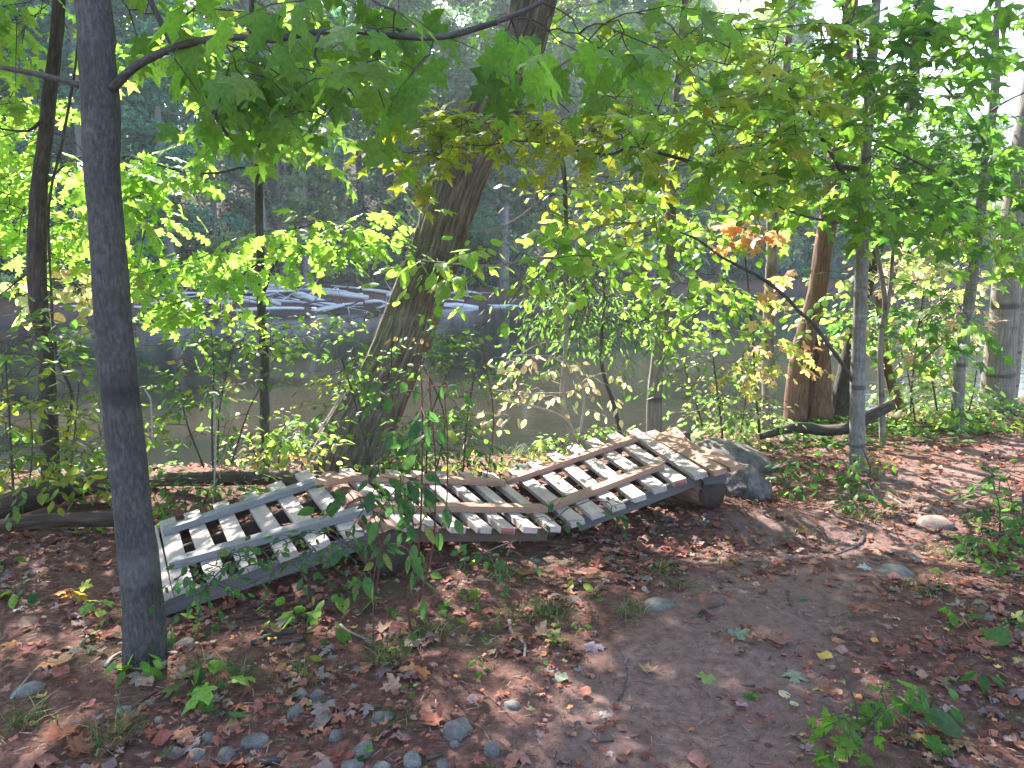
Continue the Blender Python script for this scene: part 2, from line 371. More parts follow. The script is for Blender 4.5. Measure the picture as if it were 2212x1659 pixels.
def sprays(base, dirs, kind, size, nl, pal, r, droop=.35, length=.42, tilt=.45, cut=.8, jit=.16, flat=True, sunhole=False):
    """leafy shoots: returns leaf arrays and shoot tubes"""
    n = len(base); dirs = norm(dirs)
    O, A, Nn, Sz, C, tubes_ = [], [], [], [], [], []
    pc = pick(pal, n, jit, r)
    for i in range(n):
        k = max(2, int(r.normal(nl, nl*.25))); L = length*r.uniform(.7, 1.3)
        d = dirs[i]; side = norm(np.cross(d, [0, 0, 1.])+1e-6)
        t = np.linspace(.12, 1, k); sg = np.where(np.arange(k) % 2, 1., -1.)
        curve = base[i]+d*(L*t)[:, None]+np.array([0, 0, -1])*(droop*.35*L*t**2)[:, None]
        a = d[None]*(.55+.6*(t > .9)[:, None])+side[None]*(sg*np.where(t > .9, .15, .85))[:, None]+r.normal(size=(k, 3))*.28
        a[:, 2] -= droop*r.uniform(.4, 1.5, k)
        nn = np.array([0, 0, 1.])+r.normal(size=(k, 3))*tilt
        s = size*r.uniform(.6, 1.2, k)
        O.append(curve+norm(a)*(.25*s)[:, None]); A.append(a); Nn.append(nn); Sz.append(s)
        C.append(np.clip(pc[i][None]*.55+.45*pick(pal, k, jit, r), 0, 1))
        tp = np.vstack([base[i], curve[[k//2, k-1]]]); tubes_.append((tp, np.array([.0028, .0022, .0012])*(size/.1)**.5))
    O, A, Nn, Sz, C = map(np.concatenate, (O, A, Nn, Sz, C))
    if cut > 0:
        sx, sy = shadow_xy(O, .0); hit = inpoly(sx, sy) & (O[:, 2] > .3) & (r.random(len(O)) < cut)
        if sunhole:
            for (z0, x0, x1, y0, y1, pr) in ((2.75, -1.7, 1.4, 4.1, 5.8, .7), (2.7, 1.2, 4.6, 4.6, 7.4, .58), (2.2, -5.5, -.6, 5.2, 8, .85)):  # overhead leaves removed where they would block sun from lower foliage
                sx, sy = shadow_xy(O, z0); hit |= (sx > x0) & (sx < x1) & (sy > y0) & (sy < y1) & (O[:, 2] > z0+.15) & (r.random(len(O)) < pr)
        k = ~hit; O, A, Nn, Sz, C = O[k], A[k], Nn[k], Sz[k], C[k]
    return (O, A, Nn, Sz, C), tubes_
def thin_tubes(tl, n=3):
    return merge([tube(np.asarray(p), np.asarray(r_), n, cap=False) for p, r_ in tl])
def grow(nodes, targets, r, upbias=.12, rmax=.014):
    """join each target to the nearest bit of wood already there"""
    N_ = [np.asarray(nodes, float)]; arr = N_[0]; tl = []; dirs = np.zeros((len(targets), 3))
    d0 = np.array([np.min(np.sum((arr-t)**2, 1)) for t in targets]); order = np.argsort(d0)
    cap = len(arr)+len(targets)*4; buf = np.zeros((cap, 3)); buf[:len(arr)] = arr; m = len(arr)
    for i in order:
        t = targets[i]; dd = np.sum((buf[:m]-t)**2*[1, 1, 1.6], 1); j = int(np.argmin(dd)); q = buf[j]; L = math.sqrt(dd[j])+1e-4
        v = t-q; u = np.array([0.25, .5, .75, 1.])[:, None]
        pts = q+v*u+np.array([0, 0, 1])*(upbias*L*np.sin(u*math.pi))+r.normal(size=(4, 3))*.035*L*np.sin(u*math.pi)
        buf[m:m+4] = pts; m += 4
        dirs[i] = norm(pts[-1]-pts[-3]+r.normal(size=3)*.35*L)
        r0 = min(rmax, .003+.0055*L); tl.append((np.vstack([q, pts]), np.linspace(r0, .0026, 5)))
    return tl, dirs
def blob(r, n, cx, cy, rx, ry, d0, d1, ang=0, **k):
    """survey patch: centre, half sizes in survey units, distance range"""
    out = []
    while len(out) < n:
        a, b = r.uniform(-1, 1, 2)
        if a*a+b*b > 1: continue
        c, s = math.cos(R(ang)), math.sin(R(ang)); x, y = a*rx, b*ry
        out.append(P(cx+x*c-y*s, cy+x*s+y*c, r.uniform(d0, d1)))
    return np.array(out)
def px_line(pts, d, ext=None):
    """[(px,py,width)] at distance d (number or list) -> points, radii"""
    ds = d if isinstance(d, (list, tuple)) else [d]*len(pts)
    Pt = np.array([P(p[0], p[1], q) for p, q in zip(pts, ds)])
    Rr = np.array([p[2]/2*(q/ray(p[0], p[1])[1])/F for p, q in zip(pts, ds)])
    if ext:
        v = norm(Pt[-1]-Pt[-2])*[.6, .6, 1]; v = norm(v)
        k = max(2, int(ext/1.2))
        e = np.array([Pt[-1]+v*ext*(i+1)/k+np.array([vn(i*1.3, Pt[0][0]), vn(i*1.3, 9+Pt[0][0]), 0])*.12 for i in range(k)])
        Rr = np.concatenate([Rr, Rr[-1]*np.linspace(.9, .3, k)]); Pt = np.vstack([Pt, e])
    return Pt, Rr
class Tree: pass
def tree(name, label, cat, trunk, d, mat, group=None, ext=None, nseg=16, rough=(.006, 3, 6), branches=(), patches=(), up=None, seed=1,
         kind='maplelo', size=.1, pal=GREEN, twig='twig', limb=None, flare=1.0, foot=.12, crown='crown', cut=.8, nl=7, droop=.35, length=.42, tilt=.45, stems=(), ds=.09, leafmat_='leaf', upbias=.12):
    r = np.random.default_rng(seed)
    Pt, Rr = px_line(trunk, d, ext)
    if foot: # sink the foot into the soil
        g = float(H(Pt[0][0], Pt[0][1])); Pt = np.vstack([[Pt[0][0], Pt[0][1], min(g, Pt[0][2])-foot], Pt]); Rr = np.concatenate([[Rr[0]*(1+.25*flare)], Rr])
    root = empty(name, (Pt[0][0], Pt[0][1], float(H(Pt[0][0], Pt[0][1]))), label, cat, group)
    Pc, Rc = catmull(Pt, Rr, ds)
    hgt = Pc[:, 2]-Pc[0][2]; Rc = Rc*(1+.35*flare*np.exp(-hgt/.14))
    V_, fl, vec = tube(Pc, Rc, nseg, roughdisp(rough[0], rough[1], rough[2], seed*7.3))
    mesh('trunk', V_, fl, M[mat], root, vec=vec)
    nodes = [Pc[int(len(Pc)*.25):]]; allt = []
    for st, sd in stems:
        a, b = catmull(*px_line(st, sd), .08); g = H(a[0][0], a[0][1]); 
        V_, fl, vec = tube(a, b, 8, roughdisp(.002, 3, 6, seed)); mesh('stem', V_, fl, M[mat], root, vec=vec); nodes.append(a[len(a)//3:])
    for br in branches:
        bp, bd = br[0], br[1]; a, b = catmull(*px_line(bp, bd), .07)
        a = a+np.stack([vn(np.arange(len(a))*.3, 3., seed*1.), vn(np.arange(len(a))*.3, 8., seed*1.), vn(np.arange(len(a))*.3, 5., seed*1.)], -1)*.008
        V_, fl, vec = tube(a, b, 8, roughdisp(.001, 3, 9, seed)); mesh('branch', V_, fl, M[limb or mat], root, vec=vec); nodes.append(a)
    nodes = np.vstack(nodes)
    parts = []; tub = []
    jobs = [dict(p) for p in patches]
    for p in jobs:
        if 'pts' in p: T = p['pts']
        else: T = blob(r, **p)
        tl, dirs = grow(nodes, T, r, upbias)
        dirs[:, 2] *= .4; dirs += norm(T-nodes.mean(0))*.25
        if 'dir' in p: dirs = norm(dirs)*.6+np.array(p['dir'])
        (O, A, Nn, Sz, C), t2 = sprays(T, dirs, p.get('kind', kind), p.get('size', size), p.get('nl', nl), p.get('pal', pal), r,
              p.get('droop', droop), p.get('length', length), p.get('tilt', tilt), p.get('cut', cut))
        parts.append((leaves(p.get('kind', kind), O, A, Nn, Sz, C))); tub += tl+t2
    if up is not None:
        tl, dirs = grow(nodes, up, r, .1, .03); dirs[:, 2] *= .3
        (O, A, Nn, Sz, C), t2 = sprays(up, dirs+r.normal(size=dirs.shape)*.4, kind, .18, 8, pal, r, .3, .55, .4, 1.0, sunhole=True)  # unseen leaves above the frame, added to the crown to cast shade
        parts.append(leaves('maplelo' if kind != 'oak' else 'oak', O, A, Nn, Sz, C)); tub += tl+t2
    if parts:
        o = 0; Vs, Fs, Cs = [], [], []
        for a, b, c in parts: Vs.append(a); Fs.append(b+o); Cs.append(c); o += len(a)
        mesh(crown, np.vstack(Vs), np.vstack(Fs), M[leafmat_], root, col=np.vstack(Cs), smooth=False)
        a, b, c = thin_tubes(tub); mesh('twigs', a, b, M[twig], root, vec=c)
    return root
# ------------------------------------------------------------------ SETTING
def spaced(a, segs):
    out = [a]
    for b, st in segs:
        n = max(1, int(round((b-out[-1])/st))); out += list(np.linspace(out[-1], b, n+1)[1:])
    return np.array(out)
pp, _ = catmull(np.column_stack([PATH, np.zeros(len(PATH))]), np.ones(len(PATH)), .06)
def pathdist(x, y):
    d = np.full(x.shape, 99.)
    for q in pp[::4]: d = np.minimum(d, np.hypot(x-q[0], y-q[1]))
    return d
def pathmask(x, y):
    m = pathdist(x, y)+.16*vn(x*1.7, y*1.7, 3.)+.1*vn(x*5, y*5, 6.); v = 1-sstep(.22, .72, m); return np.stack([v, v, v], -1)
gx = spaced(-140, [(-60, 8), (-20, 2), (-7, .5), (-4, .12), (6, .055), (10, .15), (22, .6), (70, 2), (160, 9)])
gy = spaced(-25, [(-4, 3), (0, .4), (1.5, .08), (8, .055), (14, .15), (30, .8), (75, 1.2), (130, 4), (260, 13)])
X, Y = np.meshgrid(gx, gy); Z = H(X, Y); nx, ny = len(gx), len(gy)
Z = Z+.006*vn(X*14, Y*14)*(np.abs(X) < 8)*(Y < 12)*(Y > -1)
i = (np.arange(ny-1)[:, None]*nx+np.arange(nx-1)[None]).ravel()
mesh('ground', np.stack([X, Y, Z], -1).reshape(-1, 3), np.stack([i, i+1, i+nx+1, i+nx], -1), M['ground'], vec=pathmask(X.ravel(), Y.ravel()))['kind'] = 'structure'
# path sheet
tn = norm(np.gradient(pp, axis=0)); sd = np.stack([-tn[:, 1], tn[:, 0]], -1); nu = 21; Lp = np.arange(len(pp))*.06
vv = []
for k in range(nu):
    u = k/(nu-1)*2-1; w = .5+.12*vn(Lp*1.1, 2.+np.sign(u)*5)+.05*vn(Lp*5, 3.+np.sign(u)*5)+.03*vn(Lp*14, np.sign(u)*9.)
    q = pp[:, :2]+sd*(u*w)[:, None]
    z = H(q[:, 0], q[:, 1])+.006*vn(q[:, 0]*14, q[:, 1]*14)+.008-(.03 if abs(u) > .99 else 0)-.02*math.cos(u*1.5)*0
    vv.append(np.column_stack([q, z]))
vv = np.stack(vv, 1); k = len(pp)
i = (np.arange(k-1)[:, None]*nu+np.arange(nu-1)[None]).ravel()
mesh('path', vv.reshape(-1, 3), np.stack([i, i+nu, i+nu+1, i+1], -1), M['path'], vec=pathmask(vv[..., 0].ravel(), vv[..., 1].ravel()))['kind'] = 'structure'
# river
wx = spaced(-140, [(160, 10)]); wy = spaced(4, [(260, 8)]); X, Y = np.meshgrid(wx, wy); nx, ny = len(wx), len(wy)
i = (np.arange(ny-1)[:, None]*nx+np.arange(nx-1)[None]).ravel()
mesh('river_water', np.stack([X, Y, X*0+WATER], -1).reshape(-1, 3), np.stack([i, i+1, i+nx+1, i+nx], -1), M['water'])['kind'] = 'structure'
# ------------------------------------------------------------------ BOARDWALK
def plane(a, b, c):
    n = norm(np.cross(b-a, c-a)); n = n if n[2] > 0 else -n; return a, n
def Pz(px, py, z): r = ray(px, py); return EYEP+r*((z-EYE)/r[2])
LFp, RFp, VFp, F7 = Pz(350, 1300, -.03), Pz(800, 1150, .19), Pz(1230, 1140, -.08), Pz(1507, 1031, .15)
LBp, VBp = Pz(355, 1120, -.1), Pz(1085, 1030, -.15)
PL = plane(LFp, RFp, LBp); PM = plane(RFp, VFp, VBp); PR = plane(VFp, F7, VBp)
bw = empty('boardwalk', (-.2, 4.4, -.24), 'wavy wooden ramp of spaced cross boards and long rails resting on two log rounds', 'boardwalk')
def beam(name, a, b, up, w, t, mat, parent=bw, top=True, label=None):
    """timber from a to b; a, b are on its top face"""
    a, b = np.array(a), np.array(b); x = norm(b-a); y = norm(np.cross(up, x)); z = np.cross(x, y); L = np.linalg.norm(b-a)
    bm = bmesh.new(); bmesh.ops.create_cube(bm, size=1)
    bmesh.ops.scale(bm, vec=(L, w, t), verts=bm.verts); bmesh.ops.bevel(bm, geom=bm.edges[:], offset=.003, segments=2, affect='EDGES', profile=.6)
    me = bpy.data.meshes.new(name); bm.to_mesh(me); bm.free(); me.materials.append(M[mat])
    o = bpy.data.objects.new(name, me); link(o, parent)
    c = (a+b)/2-z*t/2-np.array(parent.location)
    o.matrix_local = Matrix(((x[0], y[0], z[0], c[0]), (x[1], y[1], z[1], c[1]), (x[2], y[2], z[2], c[2]), (0, 0, 0, 1)))
    if label: o['label'] = label
    return o
C4 = lambda x, y: ((380+x/3.072)/1.1573, (1080+y/3.072)/1.1573)
left = [(C4(70, 1245), C4(-25, 740)), (C4(235, 1180), C4(115, 670)), (C4(490, 1095), C4(300, 610)), (C4(740, 1015), C4(520, 535)), (C4(1040, 925), C4(740, 465)), (C4(1290, 845), C4(940, 390)), (C4(1545, 765), C4(1150, 310))]
mid = [((879, 1134), (749, 1013)), ((931, 1134), (797, 1013)), ((990, 1137), (847, 1015)), ((1046, 1138), (900, 1017)), ((1097, 1139), (952, 1019)), ((1146, 1138), (1004, 1020)), ((1197, 1136), (1056, 1021))]
right = [((1246, 1124), (1110, 1013)), ((1289, 1107), (1150, 996)), ((1334, 1090), (1192, 978)), ((1379, 1071), (1234, 962)), ((1424, 1052), (1277, 950)), ((1467, 1036), (1322, 937)), ((1512, 1022), (1366, 929))]
def row(lst, pl, width=.1, jit=.012, red=()):
    r = np.random.default_rng(5); fr, bk = [], []
    for k, (f, b) in enumerate(lst):
        a = ONP(*f, *pl); c = ONP(*b, *pl); v = norm(c-a)
        o = beam('cross_board', a-v*.01+pl[1]*.0008*r.uniform(0, 1), c+v*r.uniform(0, .03), pl[1], width, .04, 'board'); fr.append(a); bk.append(c)
        if k in red:
            xm = min(q.co.x for q in o.data.vertices); hw, ht = width*.44, .0165
            V_ = np.array([(xm-.0015+i*.003, (j*2-1)*hw, (l*2-1)*ht) for i in (0, 1) for j in (0, 1) for l in (0, 1)])
            mesh('painted_end', V_, np.array([(0, 1, 3, 2), (4, 6, 7, 5), (0, 4, 5, 1), (2, 3, 7, 6), (0, 2, 6, 4), (1, 5, 7, 3)]), M['redpaint'], o, smooth=False, origin=(0, 0, 0)); o['label'] = 'cross board with a red painted end'
    return np.array(fr), np.array(bk)
lf, lb = row(left, PL); mf, mb = row(mid, PM, .095, red=(1, 4)); rf, rb = row(right, PR, red=(5,))
def stringers(fr, bk, pl, fracs, e0, e1, hs, mat):
    for k, f in enumerate(fracs):
        a = fr[0]+(bk[0]-fr[0])*f; b = fr[-1]+(bk[-1]-fr[-1])*f; v = norm(b-a)
        h = hs if k == 0 else .089
        beam('stringer', a-v*e0-pl[1]*.0412, b+v*e1-pl[1]*.0412, pl[1], .038, h, mat if k == 0 else 'beam')
stringers(lf, lb, PL, (.035, .33, .62, .95), .02, .10, .089, 'beamgrey')
stringers(mf, mb, PM, (.065, .37, .66, .95), .12, .0, .085, 'beam')
stringers(rf, rb, PR, (.085, .37, .66, .95), -.03, .03, .089, 'beamgrey')
def rail(p, q, pl, mat): beam('rail', ONP(*p, *pl, .0438), ONP(*q, *pl, .0438), pl[1], .096, .042, mat)
rail((351, 1141), (684, 1034), PL, 'railgrey'); rail((369, 1209), (801, 1091), PL, 'railgrey')
rail((694, 1037), (750, 1024), PM, 'railtan'); rail((753, 1023), (1087, 1036), PM, 'railtan'); rail((806, 1086), (1177, 1092), PM, 'railtan')
rail((1092, 1035), (1372, 941), PR, 'railtan'); rail((1183, 1090), (1425, 999), PR, 'railtan')
for f, b, off, lab in (((1555, 1014), (1403, 931), .012, 'tan board, first of the splayed boards past the ramp end'), ((1566, 1006), (1436, 932), -.03, 'tan board wedged between the two splayed front boards'),
                       ((1590, 1005), (1506, 968), -.004, 'short outermost tan board resting towards the boulder'), ((1520, 1003), (1450, 924), -.074, 'steeply crossing tan board among the splayed boards')):
    a = ONP(*f, *PR, off); c = ONP(*b, *PR, off); beam('splayed_board', a, c, PR[1], .098, .042, 'railtan', label=lab)
a = ONP(1380, 962, *PR, -.115); c = ONP(1487, 931, *PR, -.10); beam('support_beam', a, c, PR[1], .04, .09, 'beam', label='dark beam end sticking out beside the flat boulder')
a = ONP(1522, 1030, *PR, -.042); c = ONP(1572, 1024, *PR, -.042); beam('support_beam', a+[0, .06, 0], c+[0, .06, 0], PR[1], .06, .07, 'beamgrey')
# log rounds
def logobj(name, label, a, b, r0, r1, mat, endmat=None, cuts=(), seed=3, cat='log', nseg=40, rough=.006, bend=0):
    root = empty(name, (a+b)/2-[0, 0, r0], label, cat)
    Pt = np.array([a, a*.67+b*.33+[0, 0, bend], a*.33+b*.67+[0, 0, bend], b]); Pc, Rc = catmull(Pt, [r0, r0*.98, r1*1.02, r1], .012 if cuts else .05)
    L = np.linalg.norm(Pc-Pc[0], axis=1)
    def dd(th, Lx, r): return roughdisp(rough, 4, 5, seed)(th, Lx, r)
    for c0, c1, dep in cuts: Rc = np.where((L > c0) & (L < c1), Rc-dep, Rc)
    V_, fl, vec = tube(Pc, Rc, nseg, dd, cap=False); mesh('log_bark', V_, fl, M[mat], root, vec=vec)
    if endmat:
        for s, (p, rr) in enumerate(((Pc[0], Rc[0]), (Pc[-1], Rc[-1]))):
            T = norm(Pc[1]-Pc[0])*(-1 if s == 0 else 1); q = np.array([p-T*.02, p+T*.001]); V_, fl, vec = tube(q, np.array([rr*.985]*2), nseg); mesh('cut_end', V_, fl, M[endmat], root, vec=vec)
    return root
e1 = Pz(842, 1196, .02); ax = norm(np.array([-.44, .9, -.05]))
logobj('support_log', 'thick cut log carrying the left joint of the boardwalk, curved bark strips on top', e1, e1+ax*1.55, .132, .13, 'logbark', 'logend',
       cuts=((.46, .50, .03), (.57, .60, .03), (.66, .69, .02)), seed=4)
e2 = Pz(1541, 1064, -.02)
logobj('support_log', 'dark ended cut log under the right end of the boardwalk beside the boulders', e2, e2+norm(np.array([-.5, .86, -.06]))*.9, .122, .118, 'logbark', 'logend', seed=9)
# ------------------------------------------------------------------ rocks
def rock(name, label, c, rad, mat, seed, cat='rock', sub=4, amp=.22, rot=0, group=None, flat=1):
    bm = bmesh.new(); bmesh.ops.create_icosphere(bm, subdivisions=sub, radius=1)
    V_ = np.array([v.co[:] for v in bm.verts]); Fc = np.array([[v.index for v in f.verts] for f in bm.faces]); bm.free()
    d = 1+amp*vn(V_[:, 0]*1.3+seed*3.7, V_[:, 1]*1.3, V_[:, 2]*1.3+seed)+amp*.4*vn(V_[:, 0]*3+seed, V_[:, 1]*3+seed, V_[:, 2]*3)+amp*.12*vn(V_[:, 0]*9+seed, V_[:, 1]*9+seed, V_[:, 2]*9)
    V_ = V_*d[:, None]; V_[:, 2] = np.where(V_[:, 2] > .0, V_[:, 2]**flat if flat != 1 else V_[:, 2], V_[:, 2])
    V_ = V_*np.array(rad); cr, sr = math.cos(rot), math.sin(rot)
    V_ = np.column_stack([V_[:, 0]*cr-V_[:, 1]*sr, V_[:, 0]*sr+V_[:, 1]*cr, V_[:, 2]])+np.array(c)
    o = mesh(name, V_, Fc, M[mat], origin=c); tag(o, label, cat, group); return o
b1 = P(1572, 985, 6.6); rock('boulder', 'large flat topped pale grey boulder behind the right end of the ramp', (b1[0], b1[1]+.1, b1[2]-.07), (.42, .4, .19), 'rock', 3.1, 'boulder', 5, .22)
b2 = P(1606, 1045, 5.75); rock('boulder', 'rounded grey boulder beside the dark log end at the ramp end', (b2[0], b2[1], b2[2]-.03), (.2, .25, .165), 'rock', 8.3, 'boulder', 5, .26)
b3 = P(1130, 1022, 6.5); rock('rock', 'dark rough rock just behind the dip of the boardwalk', (b3[0], b3[1], b3[2]-.06), (.24, .16, .13), 'rockdark', 5.5)
STN = [(828, 1548, 23, 13, 'pale grey rounded stone near the bottom middle, brown leaf below it', 'cobble'), (990, 1572, 36, 22, 'long dark grey stone lying beside a curled red leaf', 'cobble'),
 (1063, 1613, 20, 17, 'smooth teardrop grey stone, rightmost of the bottom cobbles', 'cobble'), (983, 1608, 12, 12, 'small grey stone between the long stone and the smooth one', 'cobble'),
 (784, 1619, 28, 20, 'broad speckled grey cobble in the bottom cobble patch', 'cobble'), (892, 1640, 22, 18, 'dark cobble close to the bottom edge left of a black stick', 'cobble'),
 (762, 1656, 26, 14, 'pale cobble cut by the bottom edge, below the broad speckled one', 'cobble'), (826, 1657, 22, 13, 'grey cobble cut by the bottom edge beside the pale one', 'cobble'),
 (957, 1655, 22, 10, 'low grey cobble at the bottom edge below the dark stick', 'cobble'), (1107, 1524, 18, 11, 'half buried dark stone in the dirt path edge', 'cobble'),
 (1423, 1306, 36, 13, 'flat greenish stone set in grass at the path edge', 'cobble'), (1319, 1425, 13, 8, 'small round brown stone with leaves around it on the path', 'cobblebrown'),
 (652, 1500, 15, 19, 'reddish brown upright stone of a touching pair', 'cobblebrown'), (684, 1502, 17, 16, 'grey stone leaning on the reddish brown stone', 'cobble'),
 (638, 1537, 23, 12, 'angular blue grey stone below the touching pair', 'cobble'), (450, 1593, 18, 14, 'rounded stone in moss left of the cobble patch', 'cobble'),
 (551, 1598, 26, 18, 'greenish mossy cobble at bottom left', 'cobble'), (425, 1629, 17, 13, 'pale grey cobble near the bottom edge beside moss', 'cobble'),
 (491, 1628, 21, 16, 'dull grey cobble right of the pale one at the bottom', 'cobble'), (380, 1627, 14, 18, 'brownish cobble, leftmost of the bottom patch', 'cobblebrown'),
 (60, 1490, 27, 13, 'grey oval stone at the far left below the tree', 'cobble'), (269, 1536, 17, 9, 'small grey stone below the big dark trunk', 'cobble'),
 (726, 1590, 15, 22, 'tall narrow grey stone beside a crumpled tan leaf', 'cobble'), (400, 1386, 20, 10, 'pale pinkish stone right of the big trunk foot', 'cobblebrown'),
 (343, 1553, 9, 8, 'tiny tan pebble in the dark soil on the left', 'cobblebrown'), (2020, 1128, 34, 14, 'wide flat stone partly buried beside the path on the right', 'cobblebrown'),
 (1933, 1235, 40, 11, 'long flat grey stone lying across the leafy path', 'cobble'), (1543, 1407, 13, 9, 'small tan stone on the dirt path', 'cobblebrown'),
 (2012, 1102, 18, 7, 'small tan stone behind the wide flat one', 'cobblebrown'), (1845, 1011+0, 14, 10, 'grey stone at the foot of the pale banded trunk', 'cobble'), (1700, 950, 18, 9, 'mossy stone between the boulder and the curved log', 'cobble')]
STP = []
for k, (x, y, w, h_, lab, mt) in enumerate(STN):
    g = G(x, y+h_*.5); s = np.linalg.norm(g-EYEP)/F; STP.append((g[0], g[1], w*s*1.15))
    rock('stone', lab, (g[0], g[1], g[2]+h_*s*.12), (w*s*.95, w*s*.78, h_*s*1.0), mt, 20+k*1.7, 'stone', 3, .2, k, 'stones in the soil')
# ------------------------------------------------------------------ NEAR TREES
_r = np.random.default_rng(77)
def shade_targets(x0, x1, y0, y1, n, hmin=2.9, hmax=5.4):  # spots for unseen overhead leaves, set along sun rays to shade the ground
    out = []
    while len(out) < n:
        g = np.array([_r.uniform(x0, x1), _r.uniform(y0, y1), 0.]); t = _r.uniform(hmin, hmax)/SUNV[2]; q = g+SUNV*t
        if inpoly(np.array([g[0]]), np.array([g[1]]))[0]: continue
        rel = q-EYEP; up = -SP*0+rel[2]*CP+rel[1]*SP; fw = rel[1]*CP-rel[2]*SP
        if fw > .5 and up/fw < 1010/F and abs(rel[0]/fw) < 1330/F: continue
        out.append(q)
    return np.array(out)
UP = {k: shade_targets(*v) for k, v in {'t1': (-3, 1.5, -.5, 3.6, 800, 2.9, 7.2), 't2': (-7, -2.4, -.5, 5.6, 380), 't11': (.6, 5, .2, 4.2, 900, 3.5, 8.2), 't12': (4.5, 9, -1, 7, 300), 't4': (-3.5, -.8, 2.8, 5.0, 80, 3.5, 7)}.items()}
d1 = 2.98
tree('maple_tree', 'nearest tree, smooth dark grey trunk at left with one long arching branch', 'tree',
     [(312, 1412, 78), (306, 1274, 81), (287, 1106, 75), (268, 923, 76), (251, 755, 75), (235, 553, 70), (228, 460, 69), (222, 403, 71), (218, 302, 72), (216, 202, 75), (207, 101, 72), (200, 0, 70)],
     [d1, d1, 3.0, 3.02, 3.05, 3.08, 3.1, 3.12, 3.15, 3.18, 3.2, 3.25], 'smooth', ext=5, nseg=56, rough=(.0042, 2.5, 7), seed=3, kind='maple', size=.135, pal=GREEN, flare=.9,
     branches=[([(240, 190, 20), (262, 168, 19), (300, 140, 18), (360, 112, 17), (420, 95, 16), (500, 82, 15), (570, 84, 15), (660, 71, 14), (760, 66, 14), (850, 77, 14), (902, 82, 14), (969, 82, 14), (1036, 60, 13), (1104, 34, 11), (1171, 3, 10), (1260, -60, 8)], [3.15, 3.15, 3.12, 3.1, 3.06, 3.0, 2.96, 2.9, 2.85, 2.8, 2.8, 2.8, 2.8, 2.8, 2.85, 2.9]),
               ([(186, 188, 15), (140, 175, 13), (90, 164, 12), (40, 155, 11), (-40, 140, 9)], [3.16, 3.2, 3.25, 3.3, 3.4]),
               ([(262, -150, 14), (325, 0, 13), (375, 100, 13), (425, 175, 12), (450, 215, 11), (490, 285, 8), (525, 320, 5)], [3.3, 3.3, 3.35, 3.4, 3.4, 3.4, 3.4]),
               ([(545, 84, 6), (535, 60, 5), (540, 0, 4)], [2.98, 2.95, 2.9]),
               ([(700, 250, 2), (745, 190, 4), (700, 160, 5), (680, 120, 6), (690, 70, 7)], [2.9, 2.9, 2.9, 2.9, 2.88])],
     patches=[dict(n=15, cx=540, cy=140, rx=210, ry=55, d0=2.5, d1=3.5, droop=1.0, tilt=.8, nl=4, length=.22),
              dict(n=10, cx=640, cy=205, rx=170, ry=45, d0=2.7, d1=3.3, droop=1.1, tilt=.8, nl=4, length=.22, size=.12),
              dict(n=10, cx=820, cy=125, rx=130, ry=70, d0=2.5, d1=3.1, droop=1.1, tilt=.8, nl=4, length=.24),
              dict(n=13, cx=1280, cy=60, rx=220, ry=60, d0=2.7, d1=3.6, droop=.8, tilt=.8, nl=4, length=.26),
              dict(n=11, cx=600, cy=20, rx=330, ry=45, d0=2.5, d1=3.8, droop=.8, tilt=.8, nl=4, length=.26),
              dict(n=4, cx=1130, cy=150, rx=90, ry=12, d0=3.0, d1=3.4, droop=.7, tilt=.6, nl=4, length=.24)],
     up=UP['t1'], nl=5, length=.3, cut=.6)
tree('oak_tree', 'thin dark rough trunk at the far left edge, ivy stem beside it', 'tree',
     [(110, 1050, 37), (107, 956, 36), (103, 855, 33), (98, 755, 29), (83, 654, 35), (79, 553, 37), (85, 403, 31), (98, 302, 28), (108, 202, 27), (122, 80, 25), (127, 0, 24)], 5.8, 'dark', ext=4, seed=5, nseg=24, rough=(.006, 5, 8),
     kind='oak', size=.2, pal=BRIGHT, flare=.4,
     branches=[([(112, 560, 5), (60, 590, 4), (0, 640, 3)], [5.8, 5.9, 6.0]), ([(100, 250, 6), (60, 285, 5), (0, 280, 4)], [5.8, 5.7, 5.6]), ([(80, 420, 5), (150, 350, 4), (220, 330, 3)], [5.8, 6.2, 6.6])],
     patches=[dict(n=20, cx=50, cy=250, rx=110, ry=60, d0=5.6, d1=7), dict(n=44, cx=70, cy=420, rx=150, ry=90, d0=5.8, d1=7.6), dict(n=24, cx=140, cy=520, rx=90, ry=50, d0=6.4, d1=8),
              dict(n=16, cx=40, cy=20, rx=110, ry=40, d0=5, d1=6.5), dict(n=22, cx=120, cy=610, rx=120, ry=50, d0=6, d1=7, pal=PALE, kind='round', size=.11)], up=UP['t2'], cut=.7)
